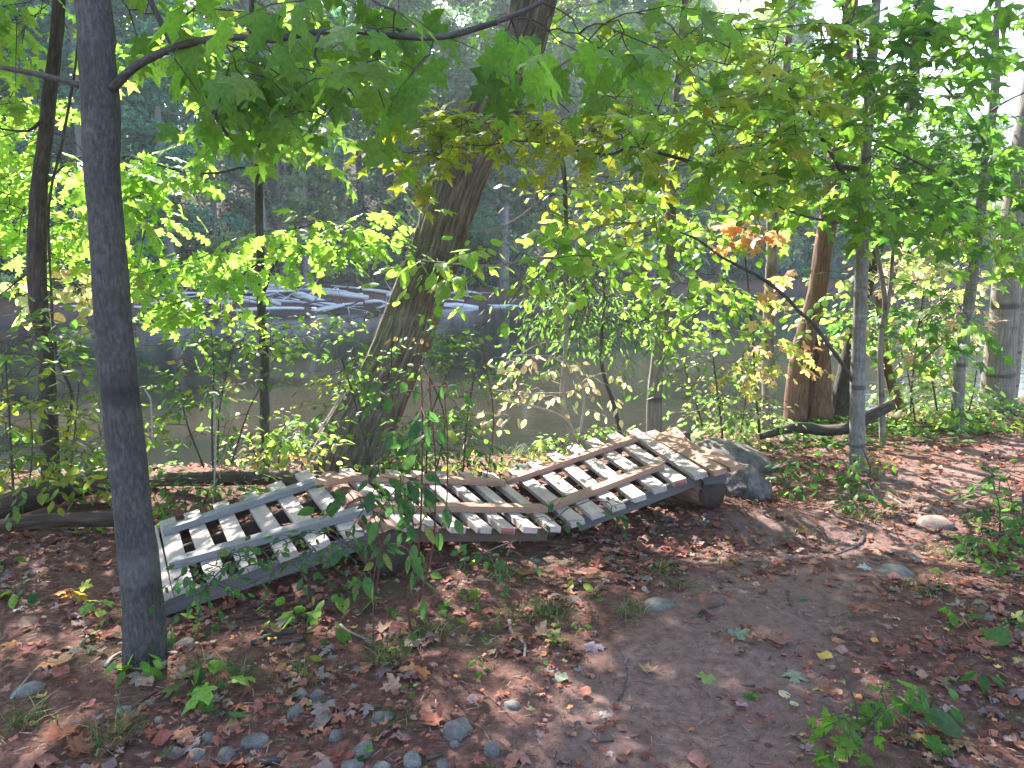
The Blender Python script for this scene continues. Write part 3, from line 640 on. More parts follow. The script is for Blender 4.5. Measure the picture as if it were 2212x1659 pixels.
tree('oak_sapling', 'slim straight trunk between the dark near trunk and the leaning tree', 'tree',
     [(572, 1012, 21), (572, 923, 21), (570, 755, 19), (564, 654, 17), (562, 553, 17), (560, 420, 16), (556, 300, 15), (551, 150, 14), (545, 0, 13)], 6.75, 'smooth', ext=3.5, seed=8, kind='oak', size=.2, pal=BRIGHT, flare=.3,
     branches=[([(558, 372, 6), (530, 362, 5), (470, 375, 5), (400, 371, 4), (330, 352, 4), (262, 335, 3)], [6.75, 6.7, 6.6, 6.5, 6.5, 6.4]),
               ([(566, 640, 7), (610, 550, 5), (680, 547, 5), (760, 540, 4), (830, 510, 3), (880, 480, 2)], [6.75, 6.7, 6.6, 6.5, 6.5, 6.5]),
               ([(565, 560, 5), (520, 600, 4), (450, 660, 3), (390, 690, 2)], [6.75, 6.6, 6.5, 6.4])],
     patches=[dict(n=24, cx=330, cy=360, rx=90, ry=35, d0=6, d1=7.2), dict(n=16, cx=290, cy=460, rx=45, ry=45, d0=6, d1=7), dict(n=26, cx=470, cy=560, rx=90, ry=35, d0=6, d1=7),
              dict(n=12, cx=420, cy=640, rx=45, ry=22, d0=6, d1=6.8), dict(n=28, cx=720, cy=500, rx=110, ry=28, d0=6, d1=6.9), dict(n=5, cx=830, cy=455, rx=30, ry=18, d0=6.1, d1=6.8),
              dict(n=60, cx=560, cy=110, rx=330, ry=100, d0=6, d1=8, kind='maplelo', size=.16), dict(n=26, cx=600, cy=290, rx=130, ry=30, d0=5.6, d1=6.8, kind='maplelo', size=.16)], cut=.3)
# the big leaning trunk
tree('leaning_tree', 'thick furrowed trunk leaning to the right over the river behind the ramp', 'tree',
     [(752, 1005, 172), (783, 920, 144), (820, 839, 128), (862, 755, 118), (887, 687, 113), (908, 620, 111), (941, 538, 113), (985, 403, 112), (1018, 330, 108), (1070, 229, 103), (1108, 134, 100), (1148, 30, 95)], [6.85]*4+[6.9]*8, 'furrow', ext=4, nseg=96,
     rough=(.022, 8.5, 1.9), seed=12, flare=.3, kind='maplelo', size=.11, pal=YEL, ds=.03,
     branches=[([(1100, 200, 12), (1160, 290, 11), (1205, 330, 11), (1219, 372, 10), (1222, 430, 9), (1225, 500, 6)], [6.9, 6.7, 6.6, 6.5, 6.5, 6.5])], up=UP['t4'], patches=[dict(n=12, cx=1200, cy=30, rx=120, ry=30, d0=7.2, d1=8.6, pal=BRIGHT)])
tree('maple_tree', 'pale banded slender trunk right of the boulders with long left reaching branches', 'tree',
     [(1850, 1020, 33), (1852, 920, 31), (1852, 855, 30), (1855, 755, 28), (1860, 620, 26), (1865, 470, 25), (1870, 336, 23), (1879, 202, 22), (1889, 67, 20), (1893, 0, 19)], 6.45, 'pale', ext=4.5, nseg=28, rough=(.0035, 3, 9), seed=21, kind='maplelo', size=.15, pal=GREEN, flare=.5, limb='smooth',
     branches=[([(1867, 366, 11), (1805, 361, 10), (1721, 375, 9), (1637, 376, 9), (1553, 365, 8), (1469, 343, 8), (1372, 316, 7), (1322, 333, 6), (1238, 322, 5), (1137, 307, 4), (1036, 312, 3), (930, 290, 2)], [6.45, 6.2, 6.0, 5.8, 5.6, 5.4, 5.2, 5.1, 5.0, 4.9, 4.8, 4.7]),
               ([(1857, 437, 9), (1815, 363, 9), (1778, 302, 8), (1755, 255, 7), (1731, 218, 6), (1660, 150, 4)], [6.4, 6.2, 6.1, 6.0, 6.0, 5.9]),
               ([(1855, 482, 6), (1815, 482, 5), (1738, 467, 5), (1684, 447, 5), (1630, 420, 5), (1587, 373, 4), (1550, 289, 4), (1519, 218, 3), (1482, 128, 2)], [6.4, 6.3, 6.1, 6.0, 5.9, 5.9, 5.9, 5.8, 5.8]),
               ([(1879, 165, 8), (1856, 134, 8), (1852, 84, 7), (1825, 30, 6), (1815, -40, 4)], [6.45, 6.3, 6.2, 6.1, 6.0]),
               ([(1842, 822, 8), (1788, 741, 8), (1755, 697, 9), (1725, 672, 8), (1704, 650, 8), (1650, 603, 7), (1603, 577, 7), (1556, 553, 5), (1513, 521, 5), (1469, 501, 3)], [6.45, 6.3, 6.25, 6.2, 6.2, 6.2, 6.2, 6.2, 6.2, 6.2]),
               ([(1880, 300, 5), (1960, 340, 4), (2040, 380, 3)], [6.45, 6.2, 6.0])],
     patches=[dict(n=74, cx=1120, cy=275, rx=280, ry=22, d0=4.4, d1=5.5, ang=3, pal=YEL, tilt=.3, droop=.15, size=.115, length=.3), dict(n=9, cx=930, cy=345, rx=90, ry=12, d0=4.4, d1=5.1, pal=YEL, tilt=.3, size=.11, length=.25),
              dict(n=60, cx=1520, cy=250, rx=240, ry=80, d0=4.8, d1=6.6, ang=8, pal=YEL+BRIGHT, tilt=.35), dict(n=58, cx=1620, cy=120, rx=260, ry=100, d0=4.5, d1=7, ang=5, pal=YEL[:3]+BRIGHT),
              dict(n=66, cx=1720, cy=320, rx=240, ry=110, d0=5.2, d1=7.2, pal=GREEN+BRIGHT), dict(n=34, cx=1960, cy=400, rx=130, ry=80, d0=5.6, d1=7.2, pal=GREEN+DEEP),
              dict(n=52, cx=1950, cy=110, rx=150, ry=100, d0=5, d1=7, pal=GREEN+DEEP)], up=UP['t11'], cut=.75)
tree('maple_tree', 'slender smooth trunk near the right edge leaning slightly right', 'tree',
     [(2067, 915, 25), (2074, 788, 22), (2091, 671, 23), (2107, 553, 20), (2128, 370, 20), (2141, 269, 19), (2151, 168, 17), (2150, 100, 15), (2156, 0, 13)], 8.6, 'pale', ext=4, seed=31, kind='maplelo', size=.15, pal=GREEN+DEEP, flare=.4, limb='smooth', nseg=20,
     branches=[([(2136, 330, 7), (2100, 260, 6), (2060, 210, 5), (2020, 170, 4)], [8.6, 8.3, 8.0, 7.9]), ([(2140, 240, 6), (2180, 215, 5), (2212, 200, 4)], [8.6, 8.2, 8]), ([(2128, 395, 6), (2080, 370, 5), (2040, 400, 4), (1980, 440, 3)], [8.6, 8.2, 8, 7.8]),
               ([(2125, 470, 4), (2170, 490, 4), (2212, 485, 3)], [8.6, 8.2, 8.])],
     patches=[dict(n=46, cx=2030, cy=240, rx=110, ry=90, d0=7, d1=9), dict(n=64, cx=2060, cy=400, rx=150, ry=90, d0=7.2, d1=9), dict(n=24, cx=2130, cy=500, rx=100, ry=40, d0=7.4, d1=8.6, pal=BRIGHT), dict(n=14, cx=2040, cy=690, rx=60, ry=50, d0=7.6, d1=8.4), dict(n=12, cx=2130, cy=40, rx=90, ry=40, d0=6.5, d1=8)], up=UP['t12'], cut=.3)
tree('maple_tree', 'thick grey ridged trunk at the right edge beside the path', 'tree',
     [(2152, 892, 68), (2158, 800, 60), (2167, 700, 54), (2177, 560, 52), (2195, 437, 50), (2215, 302, 48), (2240, 150, 45), (2262, 0, 42)], 10.2, 'gray', ext=4, seed=33, nseg=40, rough=(.008, 7, 4), kind='maplelo', size=.14, pal=BRIGHT, flare=.35,
     patches=[dict(n=30, cx=2180, cy=350, rx=70, ry=80, d0=9, d1=11, pal=GREEN)], cut=.3)
tree('maple_tree', 'pale narrow trunk half cut off by the right edge', 'tree', [(2191, 845, 14), (2200, 760, 13), (2205, 687, 12), (2212, 560, 12), (2222, 400, 11)], 11.5, 'pale', seed=35, ext=5, flare=.2)
tree('dead_tree', 'straight trunk with peeling bark and pale bare patch behind the boulders', 'tree',
     [(1660, 922, 29), (1659, 840, 27), (1659, 755, 25), (1661, 690, 25), (1665, 620, 25), (1668, 520, 24), (1671, 437, 22), (1684, 319, 20), (1695, 220, 18), (1702, 100, 16)], 9.0, 'peel', ext=2, seed=41, nseg=24, rough=(.006, 3, 5), flare=.3,
     kind='maplelo', size=.14, pal=GREEN, patches=[dict(n=30, cx=1560, cy=440, rx=170, ry=80, d0=8, d1=10, pal=GREEN+BRIGHT)], cut=.3)
tree('maple_tree', 'reddish brown trunk leaning right, left of the broken stump', 'tree',
     [(1718, 902, 46), (1722, 840, 44), (1734, 755, 44), (1750, 690, 40), (1768, 620, 38), (1778, 540, 38), (1789, 470, 38), (1800, 380, 36), (1815, 250, 34), (1830, 80, 30)], 9.4, 'red', ext=4, seed=43, nseg=32, rough=(.008, 4, 4), flare=.4,
     kind='maplelo', size=.14, pal=GREEN, patches=[dict(n=70, cx=1750, cy=220, rx=200, ry=130, d0=8, d1=10.5)], cut=.3)
tree('maple_tree', 'dark trunk flaring at the stump foot and curving up right', 'tree',
     [(1812, 908, 52), (1822, 850, 44), (1832, 788, 36), (1849, 704, 26), (1866, 650, 22), (1879, 600, 22), (1902, 504, 27), (1930, 400, 25), (1966, 269, 24), (1975, 150, 20), (1980, 40, 18)], 9.6, 'dark', ext=4, seed=45, nseg=28, rough=(.01, 4, 4), flare=.4,
     kind='maplelo', size=.13, pal=BRIGHT, patches=[dict(n=50, cx=1960, cy=300, rx=150, ry=150, d0=8.5, d1=11, pal=GREEN), dict(n=26, cx=1950, cy=560, rx=90, ry=80, d0=8, d1=10, pal=PALE), dict(n=26, cx=2010, cy=700, rx=110, ry=70, d0=9, d1=11, pal=PALE)], cut=.3)
tree('young_tree', 'twin slender grey stems rising just right of the pale banded trunk', 'tree', [(1907, 945, 14), (1904, 860, 13), (1902, 755, 12), (1907, 700, 11), (1912, 654, 11), (1905, 600, 9), (1896, 553, 8), (1893, 500, 6)], 7.9, 'gray', seed=47, nseg=12, rough=(.002, 3, 6), flare=.2,
     stems=[([(1908, 700, 10), (1921, 640, 9), (1928, 553, 8), (1933, 437, 7), (1940, 350, 5)], 7.9)], kind='maplelo', size=.12, pal=DEEP, patches=[dict(n=40, cx=1930, cy=420, rx=80, ry=70, d0=7.3, d1=8.5), dict(n=12, cx=1900, cy=660, rx=60, ry=90, d0=7.4, d1=8.2)], cut=.3)
tree('young_tree', 'pale grey sunlit trunk behind the top end of the ramp', 'tree', [(1413, 930, 34), (1414, 860, 32), (1419, 788, 28), (1426, 730, 26), (1433, 671, 26), (1440, 600, 22), (1448, 520, 20), (1452, 400, 18), (1458, 250, 16)], 7.6, 'gray', ext=3, seed=49, nseg=24, rough=(.006, 4, 5), flare=.3,
     kind='round', size=.095, pal=BRIGHT, branches=[([(1425, 740, 5), (1480, 690, 4), (1540, 650, 3)], [7.6, 7.4, 7.2])],
     patches=[dict(n=44, cx=1500, cy=630, rx=110, ry=45, d0=6.8, d1=8), dict(n=62, cx=1430, cy=500, rx=170, ry=50, d0=6.6, d1=8.2, pal=BRIGHT+GREEN), dict(n=60, cx=1340, cy=420, rx=170, ry=50, d0=6.8, d1=8, pal=YEL)], cut=.4)
tree('sassafras_sapling', 'thin crooked pale trunk right of the leaning tree with broad glossy light green leaves', 'tree',
     [(1238, 958, 14), (1228, 915, 13), (1218, 880, 12), (1214, 855, 12), (1219, 800, 11), (1222, 760, 11), (1223, 650, 10), (1222, 560, 10), (1223, 470, 9), (1222, 400, 8), (1212, 340, 6)], 6.6, 'twigpale', seed=51, nseg=14, rough=(.002, 3, 6), flare=.2,
     kind='ovate', size=.15, pal=BRIGHT, twig='twig', nl=6,
     branches=[([(1222, 560, 7), (1150, 560, 6), (1060, 575, 5), (980, 570, 4), (900, 560, 3)], [6.6, 6.3, 6.1, 6, 5.9]), ([(1222, 530, 6), (1300, 490, 5), (1380, 480, 4)], [6.6, 6.4, 6.2]), ([(1220, 470, 5), (1180, 455, 4), (1130, 440, 3)], [6.6, 6.4, 6.3])],
     patches=[dict(n=30, cx=1060, cy=575, rx=140, ry=38, d0=5.6, d1=6.6, droop=.5), dict(n=34, cx=1280, cy=560, rx=130, ry=60, d0=5.8, d1=7, kind='round', size=.12), dict(n=18, cx=1270, cy=440, rx=130, ry=45, d0=6, d1=7), dict(n=5, cx=930, cy=550, rx=40, ry=20, d0=5.8, d1=6.4)], cut=.4)
tree('willow_shrub', 'thin dark stem with a drooping mop of small narrow leaves above the ramp dip', 'shrub',
     [(1339, 938, 9), (1325, 872, 9), (1312, 835, 9), (1305, 815, 8), (1298, 771, 8), (1300, 720, 7), (1305, 650, 6), (1300, 590, 5)], 6.9, 'twig', seed=53, nseg=8, rough=(.001, 3, 6), flare=.1, kind='narrow', size=.085, pal=MID[:3], nl=9, droop=1.0,
     patches=[dict(n=130, cx=1290, cy=690, rx=120, ry=75, d0=6.2, d1=7.3, tilt=.8), dict(n=40, cx=1220, cy=620, rx=90, ry=50, d0=6.2, d1=7.1, tilt=.8)], cut=.2)
tree('dying_sapling', 'low sapling with curled pink and cream leaves left of the crooked pale trunk', 'shrub',
     [(1246, 962, 7), (1225, 910, 6), (1180, 885, 5), (1120, 872, 4), (1060, 860, 3)], [6.7, 6.5, 6.3, 6.2, 6.1], 'twigpale', seed=55, nseg=6, flare=.1, rough=(.001, 3, 5), foot=.05, kind='ovate', size=.095, pal=PALE, twig='twigpale', leafmat_='leaf',
     branches=[([(1222, 850, 4), (1150, 850, 3), (1070, 843, 2)], [6.6, 6.3, 6.1]), ([(1250, 800, 4), (1190, 770, 3), (1110, 768, 2)], [6.6, 6.4, 6.2])], stems=[([(1250, 955, 6), (1262, 860, 5), (1240, 800, 4), (1210, 770, 3)], 6.5)],
     patches=[dict(n=14, cx=1160, cy=785, rx=65, ry=16, d0=6, d1=6.6, nl=4, length=.2, droop=.6, tilt=.8), dict(n=13, cx=1150, cy=850, rx=70, ry=14, d0=6, d1=6.6, nl=4, length=.2, droop=.6, tilt=.8), dict(n=7, cx=1080, cy=900, rx=45, ry=10, d0=6, d1=6.4, nl=4, length=.2, droop=.6), dict(n=8, cx=1290, cy=840, rx=60, ry=50, d0=6.2, d1=7, nl=4, length=.22, droop=.9)], cut=0)
tree('red_maple_sapling', 'spindly sapling carrying orange and coral leaves in front of the peeling trunk', 'tree',
     [(1640, 925, 6), (1632, 850, 5), (1628, 760, 5), (1620, 660, 5), (1610, 560, 4), (1605, 480, 3)], 7.9, 'twig', seed=57, nseg=6, flare=.1, rough=(.001, 3, 5), kind='maple', size=.13, pal=ORNG, droop=.7,
     patches=[dict(n=12, cx=1618, cy=500, rx=38, ry=38, d0=7.4, d1=8, nl=5, length=.2), dict(n=8, cx=1650, cy=630, rx=45, ry=30, d0=7.5, d1=8, nl=4, length=.2, pal=PEACH), dict(n=20, cx=1660, cy=770, rx=80, ry=45, d0=7.3, d1=8.2, pal=PEACH, nl=5, length=.25, size=.11)], cut=0)
# stump and broken trunk
root = empty('broken_stump', G(1765, 905), 'splintered reddish stump standing between the leaning red trunk and the dark one', 'stump')
Pc, Rc = catmull(*px_line([(1762, 915, 66), (1765, 860, 52), (1768, 800, 44), (1768, 740, 38)], 9.5), .05)
th0 = np.arange(36)/36*2*math.pi
V_, fl, vec = tube(Pc, Rc, 36, roughdisp(.03, 5, 1.5, 3.), cap=False)
ring = V_[-36:]; V_[-36:, 2] += .28*vn(np.cos(th0)*4, np.sin(th0)*4, 2.); V_[-72:-36, 2] += .12*vn(np.cos(th0)*4, np.sin(th0)*4, 2.)
mesh('stump_wood', V_, fl, M['red'], root, vec=vec)
root = empty('snapped_trunk', G(1943, 885), 'snapped brown trunk propped at a slant behind the curved log end', 'tree trunk')
Pc, Rc = catmull(*px_line([(1945, 888, 22), (1932, 845, 22), (1919, 802, 20), (1908, 730, 16), (1898, 640, 12)], 9.5), .06)
V_, fl, vec = tube(Pc, Rc, 16, roughdisp(.008, 4, 4, 5.)); mesh('trunk_wood', V_, fl, M['red'], root, vec=vec)
# hanging vine by left tree
Pc, Rc = catmull(*px_line([(170, 60, 4), (160, 165, 5), (135, 300, 5), (112, 400, 6), (104, 480, 6), (110, 620, 5), (118, 740, 6), (135, 800, 7), (155, 850, 6), (150, 900, 6), (142, 960, 6), (148, 1030, 6)], 5.6), .06)
V_, fl, vec = tube(Pc, Rc, 8, roughdisp(.003, 3, 6, 5.)); tag(mesh('hanging_vine', V_, fl, M['dark'], vec=vec), 'dark bare vine winding beside the thin trunk at the far left', 'vine')
# ------------------------------------------------------------------ fallen logs
def flog(name, label, pts, ds_, mat, seed, rough=.012, nseg=24, cat='log', group=None, mult=1):
    Pt, Rr = px_line(pts, ds_); Pc, Rc = catmull(Pt, Rr*mult, .06 if ds_[0] < 15 else .3)
    V_, fl, vec = tube(Pc, Rc, nseg, roughdisp(rough, 3, 3 if ds_[0] < 15 else .8, seed)); o = mesh(name, V_, fl, M[mat], vec=vec, origin=Pc[0]); return tag(o, label, cat, group)
flog('fallen_log', 'rough rotting log running behind the near trunk at left', [(-60, 1120, 46), (20, 1092, 52), (110, 1066, 52), (180, 1048, 50), (250, 1042, 48), (300, 1038, 30)], [4.9, 5.0, 5.2, 5.4, 5.5, 5.6], 'rotlog', 3)
flog('fallen_log', 'lower rotting log in front of the other one at the left edge', [(-60, 1150, 30), (40, 1130, 28), (120, 1122, 27), (200, 1120, 32), (262, 1118, 36)], [4.5, 4.55, 4.6, 4.65, 4.7], 'rotlog', 5)
flog('fallen_log', 'long weathered log lying behind the left ramp section, knot near its right end', [(300, 1042, 22), (380, 1036, 28), (470, 1034, 30), (560, 1032, 30), (625, 1034, 34), (700, 1046, 32), (760, 1058, 24)], [6.0, 5.8, 5.75, 5.7, 5.6, 5.5, 5.4], 'rotlog', 7)
flog('fallen_log', 'curved dark log lying between the boulder and the pale banded trunk', [(1640, 945, 12), (1690, 930, 18), (1735, 924, 24), (1780, 930, 23), (1830, 926, 22), (1870, 905, 23), (1895, 890, 25), (1925, 874, 26)], [7.6, 7.7, 7.8, 7.8, 7.7, 7.6, 7.6, 7.6], 'dark', 9)
Z3 = lambda x, y: ((60+x/3.16)/1.1573, (660+y/3.16)/1.1573); Z4 = lambda x, y: ((660+x/2.91)/1.1573, (660+y/2.91)/1.1573)
DR = [([Z3(820, 318), Z3(1000, 312), Z3(1330, 295), Z3(1660, 300)], 11, 'drift', 'bright grey straight driftwood log just right of the near trunk'),
 ([Z3(150, 232), Z3(560, 225), Z3(830, 218), Z3(1090, 232), Z3(1600, 250)], 11, 'driftdark', 'long dark log along the far mud bank'),
 ([Z3(130, 362), Z3(400, 345), Z3(600, 335)], 12, 'drift', 'pale driftwood log showing left of the near trunk'),
 ([Z3(1350, 452), Z3(1650, 440), Z3(1950, 440)], 5, 'drift', 'thin driftwood pole lowest in the water of the pile'),
 ([Z3(1480, 425), Z3(1590, 390), Z3(1700, 370), Z3(1900, 352), Z3(2212, 350)], 7, 'drift', 'bent driftwood branch crossing behind the slim straight trunk'),
 ([Z3(1640, 300), Z3(1830, 305), Z3(2010, 345)], 7, 'drift', 'forked driftwood end tapering left of the slim trunk'),
 ([Z4(0, 135), Z4(150, 185), Z4(330, 245), Z4(520, 312), Z4(780, 368)], 14, 'drift', 'long diagonal driftwood trunk sloping down to the right'),
 ([Z4(240, 205), Z4(520, 212), Z4(760, 245)], 14, 'drift', 'upper level driftwood trunk behind the diagonal one'),
 ([Z4(100, 392), Z4(250, 375), Z4(420, 335), Z4(585, 295)], 11, 'drift', 'driftwood log tilted up right with its cut end raised'),
 ([Z4(0, 325), Z4(300, 325), Z4(600, 295), Z4(720, 285)], 6, 'drift', 'thin driftwood branch under the diagonal trunk'),
 ([Z4(30, 218), Z4(160, 228), Z4(300, 245), Z4(500, 265)], 9, 'driftdark', 'dull brown driftwood log at the top of the pile'),
 ([Z4(1200, 300), Z4(1400, 305), Z4(1560, 322)], 13, 'drift', 'thick pale driftwood log right of the leaning tree'),
 ([Z4(1260, 340), Z4(1600, 350), Z4(2150, 385)], 8, 'drift', 'long low driftwood log reaching farthest right'),
 ([Z4(1600, 305), Z4(1780, 308), Z4(1920, 318)], 8, 'drift', 'short driftwood log above the long low one'),
 ([Z3(-60, 520), Z3(180, 497), Z3(450, 490)], 6, 'drift', 'lone driftwood pole at the far left nearest the camera'),
 ([Z4(380, 245), Z4(450, 215), Z4(545, 180)], 5, 'drift', 'short driftwood limb sticking up from the pile'),
 ([Z4(480, 275), Z4(620, 230), Z4(720, 215)], 4, 'drift', 'thin curved driftwood limb against the mud bank'),
 ([Z3(1500, 440), Z3(1540, 395), Z3(1580, 360)], 4, 'drift', 'small driftwood stub standing out of the water'),
 ([Z4(690, 200), Z4(800, 170), Z4(940, 175)], 5, 'driftdark', 'arched dead branch on the bank beside the leaning tree')]
for k, (pts, w, mt, lab) in enumerate(DR):
    d0 = G(pts[len(pts)//2][0], pts[len(pts)//2][1]+w*.4)[1]; g0 = G(*pts[0]); g1 = G(*pts[-1])
    dd = [d0+.25*(np.interp(i/(len(pts)-1), [0, 1], [g0[1], g1[1]])-d0) for i in range(len(pts))]
    flog('driftwood_log', lab, [(a, b, w*(.75 if j in (0, len(pts)-1) else 1)) for j, (a, b) in enumerate(pts)], dd, mt, k*2.1, .03, 12, 'driftwood', 'driftwood logs stranded across the river')
r = np.random.default_rng(31)
for k in range(48):
    u = r.uniform(230, 1150) if k < 26 else r.uniform(520, 820) if k < 36 else r.uniform(280, 540); v = r.uniform(625, 678); g = G(u, v); a = r.normal(0, .35)+(math.pi if r.random() < .5 else 0); L = r.uniform(1.5, 4.5); e = np.array([math.cos(a), math.sin(a)*.5, r.normal(.03, .12)])
    q = np.array([g+[0, 0, .25], g+[0, 0, .3]+e*L*.5+r.normal(size=3)*.15, g+[0, 0, .2]+e*L]); q[:, 2] = np.maximum(q[:, 2], WATER+.05); R0 = r.uniform(.05, .13)
    pc_, rc_ = catmull(q, R0*np.array([1, .8, .3]), .25); bits = [tube(pc_, rc_, 8, roughdisp(.02, 3, 1, k*1.))]
    for t in (.45, .7):
        j = int(len(pc_)*t); d = e*.6+r.normal(size=3)*.6; bits.append(tube(np.array([pc_[j], pc_[j]+d*.4, pc_[j]+d*.9]), np.array([.04, .025, .01]), 5))
    V_, fl, vec = merge(bits); tag(mesh('driftwood_branch', V_, fl, M['drift' if k % 4 else 'driftdark'], vec=vec, origin=g), 'bleached branch tangled in the driftwood pile across the river', 'driftwood', 'branches tangled in the driftwood pile')
# ------------------------------------------------------------------ SHRUBS
def shrub(label, base, d, stems, patches, seed, **kw):
    pts = [(x, y, w) for x, y, w in base]
    kw.setdefault('twig', 'twig'); kw.setdefault('kind', 'ovate'); kw.setdefault('size', .075); kw.setdefault('pal', MID); kw.setdefault('name', 'shrub')
    nm = kw.pop('name')
    return tree(nm, label, 'shrub', pts, d, kw['twig'], seed=seed, nseg=6, flare=.1, rough=(.001, 3, 5), foot=.05, stems=stems, patches=patches, crown='leaves', limb=kw['twig'], **kw)
shrub('airy light green shrub on the bank between the near trunk and slim trunk', [(460, 1000, 5), (458, 900, 4), (462, 800, 4), (455, 700, 2)], 5.9, [([(440, 1010, 4), (400, 900, 3), (380, 780, 2)], 5.9), ([(500, 1000, 4), (540, 880, 3), (590, 790, 2)], 5.9), ([(470, 1000, 3), (475, 880, 3), (500, 760, 2)], 6.0)],
      [dict(n=44, cx=450, cy=800, rx=100, ry=85, d0=5.5, d1=6.4), dict(n=34, cx=580, cy=740, rx=75, ry=45, d0=5.6, d1=6.3, pal=BRIGHT), dict(n=22, cx=420, cy=900, rx=110, ry=60, d0=5.6, d1=6.3)], 61, cut=0)
shrub('loose shrub with yellowing oval leaves filling the far left edge', [(30, 1080, 5), (20, 900, 4), (10, 760, 3)], 4.9, [([(60, 1080, 4), (70, 960, 3), (60, 850, 2)], 4.9), ([(150, 1040, 4), (160, 950, 3), (170, 830, 2)], 5.1)],
      [dict(n=26, cx=70, cy=745, rx=110, ry=30, d0=4.6, d1=5.4), dict(n=42, cx=60, cy=870, rx=110, ry=90, d0=4.6, d1=5.6, pal=MID+YEL[:2]), dict(n=46, cx=100, cy=1010, rx=130, ry=60, d0=4.6, d1=5.6, pal=MID+YEL[:2]), dict(n=22, cx=190, cy=930, rx=50, ry=70, d0=5, d1=5.6, pal=YEL+BRIGHT)], 63, size=.085, cut=0)
shrub('dense small leaved shrub wrapped round the foot of the leaning trunk', [(860, 1020, 5), (850, 900, 4), (845, 780, 3), (850, 680, 2)], 5.9, [([(920, 1030, 4), (930, 900, 3), (990, 760, 2)], 5.9), ([(800, 1010, 4), (770, 880, 3), (740, 780, 2)], 6.0), ([(1000, 1020, 4), (1010, 900, 3), (1030, 780, 2)], 6.1), ([(940, 1030, 4), (960, 900, 3), (900, 760, 2)], 5.7)],
      [dict(n=46, cx=760, cy=815, rx=90, ry=95, d0=5.4, d1=6.3), dict(n=10, cx=770, cy=690, rx=30, ry=35, d0=5.5, d1=6.3), dict(n=20, cx=940, cy=770, rx=50, ry=50, d0=5.6, d1=6.3), dict(n=36, cx=1005, cy=800, rx=70, ry=90, d0=5.5, d1=6.6), dict(n=44, cx=950, cy=940, rx=120, ry=60, d0=5.4, d1=6.4, pal=DEEP+MID)], 65, size=.065, cut=0, length=.3)
shrub('shrub of small green leaves under the coral leaved sapling left of the peeling trunk', [(1560, 935, 5), (1550, 850, 4), (1540, 770, 3)], 7.6, [([(1600, 935, 4), (1610, 860, 3), (1600, 780, 2)], 7.7), ([(1520, 930, 4), (1500, 860, 3), (1480, 800, 2)], 7.7)],
      [dict(n=44, cx=1540, cy=810, rx=90, ry=60, d0=7.2, d1=8.3), dict(n=64, cx=1570, cy=890, rx=120, ry=45, d0=7, d1=8.2, pal=MID+PALE[:2]), dict(n=40, cx=1540, cy=700, rx=100, ry=60, d0=7.2, d1=8.4, kind='round', size=.09, pal=BRIGHT)], 67, size=.08, cut=0)
shrub('leafy undergrowth bush at the bank edge near the right edge of the path', [(2030, 930, 5), (2020, 860, 4), (2010, 800, 3)], 9.2, [([(2080, 930, 4), (2100, 860, 3), (2110, 800, 2)], 9.2), ([(1980, 930, 4), (1970, 860, 3), (1960, 800, 2)], 9.2)],
      [dict(n=80, cx=2020, cy=850, rx=100, ry=60, d0=8.6, d1=10, pal=BRIGHT+PALE[:2]), dict(n=90, cx=2060, cy=915, rx=150, ry=28, d0=8.4, d1=9.6, pal=BRIGHT+YEL[:2]), dict(n=36, cx=2190, cy=890, rx=50, ry=40, d0=8.8, d1=10, pal=MID)], 69, size=.1, cut=0)
shrub('pale leaved branches hanging over the water between the pale banded and right trunks', [(1965, 930, 5), (1970, 830, 4), (1985, 700, 4), (2000, 600, 3)], 9.6, [([(1970, 800, 4), (2040, 740, 3), (2110, 710, 2)], 9.6), ([(1985, 700, 4), (2040, 640, 3), (2090, 600, 2)], 9.6)],
      [dict(n=70, cx=2010, cy=720, rx=100, ry=70, d0=9, d1=10.6), dict(n=70, cx=2030, cy=580, rx=110, ry=70, d0=9, d1=10.8, pal=PALE+BRIGHT), dict(n=40, cx=1800, cy=680, rx=80, ry=80, d0=8.9, d1=10.4, pal=BRIGHT+PEACH[:2])], 71, size=.1, kind='round', cut=0)
shrub('low bush of pink and green leaves at the foot of the slim straight trunk', [(600, 1010, 4), (605, 980, 3), (610, 940, 2)], 6.4, [([(560, 1015, 3), (550, 980, 3), (540, 940, 2)], 6.4), ([(650, 1010, 3), (660, 970, 3), (640, 930, 2)], 6.5)],
      [dict(n=40, cx=600, cy=985, rx=80, ry=35, d0=6, d1=6.7, pal=PEACH+MID[:2]), dict(n=30, cx=640, cy=935, rx=70, ry=25, d0=6, d1=6.7, pal=BRIGHT)], 73, size=.08, cut=0)
shrub('drooping green clump under the log behind the left ramp section', [(400, 1090, 4), (400, 1065, 3), (420, 1045, 2)], 4.9, [([(440, 1090, 3), (450, 1060, 3), (480, 1040, 2)], 4.9)],
      [dict(n=26, cx=400, cy=1065, rx=75, ry=28, d0=4.7, d1=5.1, pal=DEEP+MID[:1], nl=5, length=.2), dict(n=10, cx=540, cy=1050, rx=40, ry=18, d0=4.8, d1=5.2, pal=BRIGHT, nl=5, length=.16)], 75, size=.075, cut=0)
shrub('yellow green herbs along the bank just behind the dip of the ramp', [(1010, 1010, 3), (1010, 990, 3), (1005, 970, 2)], 6.5, [([(1210, 985, 3), (1200, 960, 2), (1190, 940, 2)], 6.6)],
      [dict(n=60, cx=960, cy=1000, rx=190, ry=14, d0=6.1, d1=6.8, pal=BRIGHT+YEL[:2], nl=5, length=.2), dict(n=24, cx=1200, cy=965, rx=50, ry=24, d0=6.3, d1=6.8, pal=BRIGHT, nl=5, length=.2), dict(n=20, cx=1320, cy=935, rx=60, ry=14, d0=6.8, d1=7.4, pal=MID, nl=5, length=.2)], 77, size=.075, cut=0)
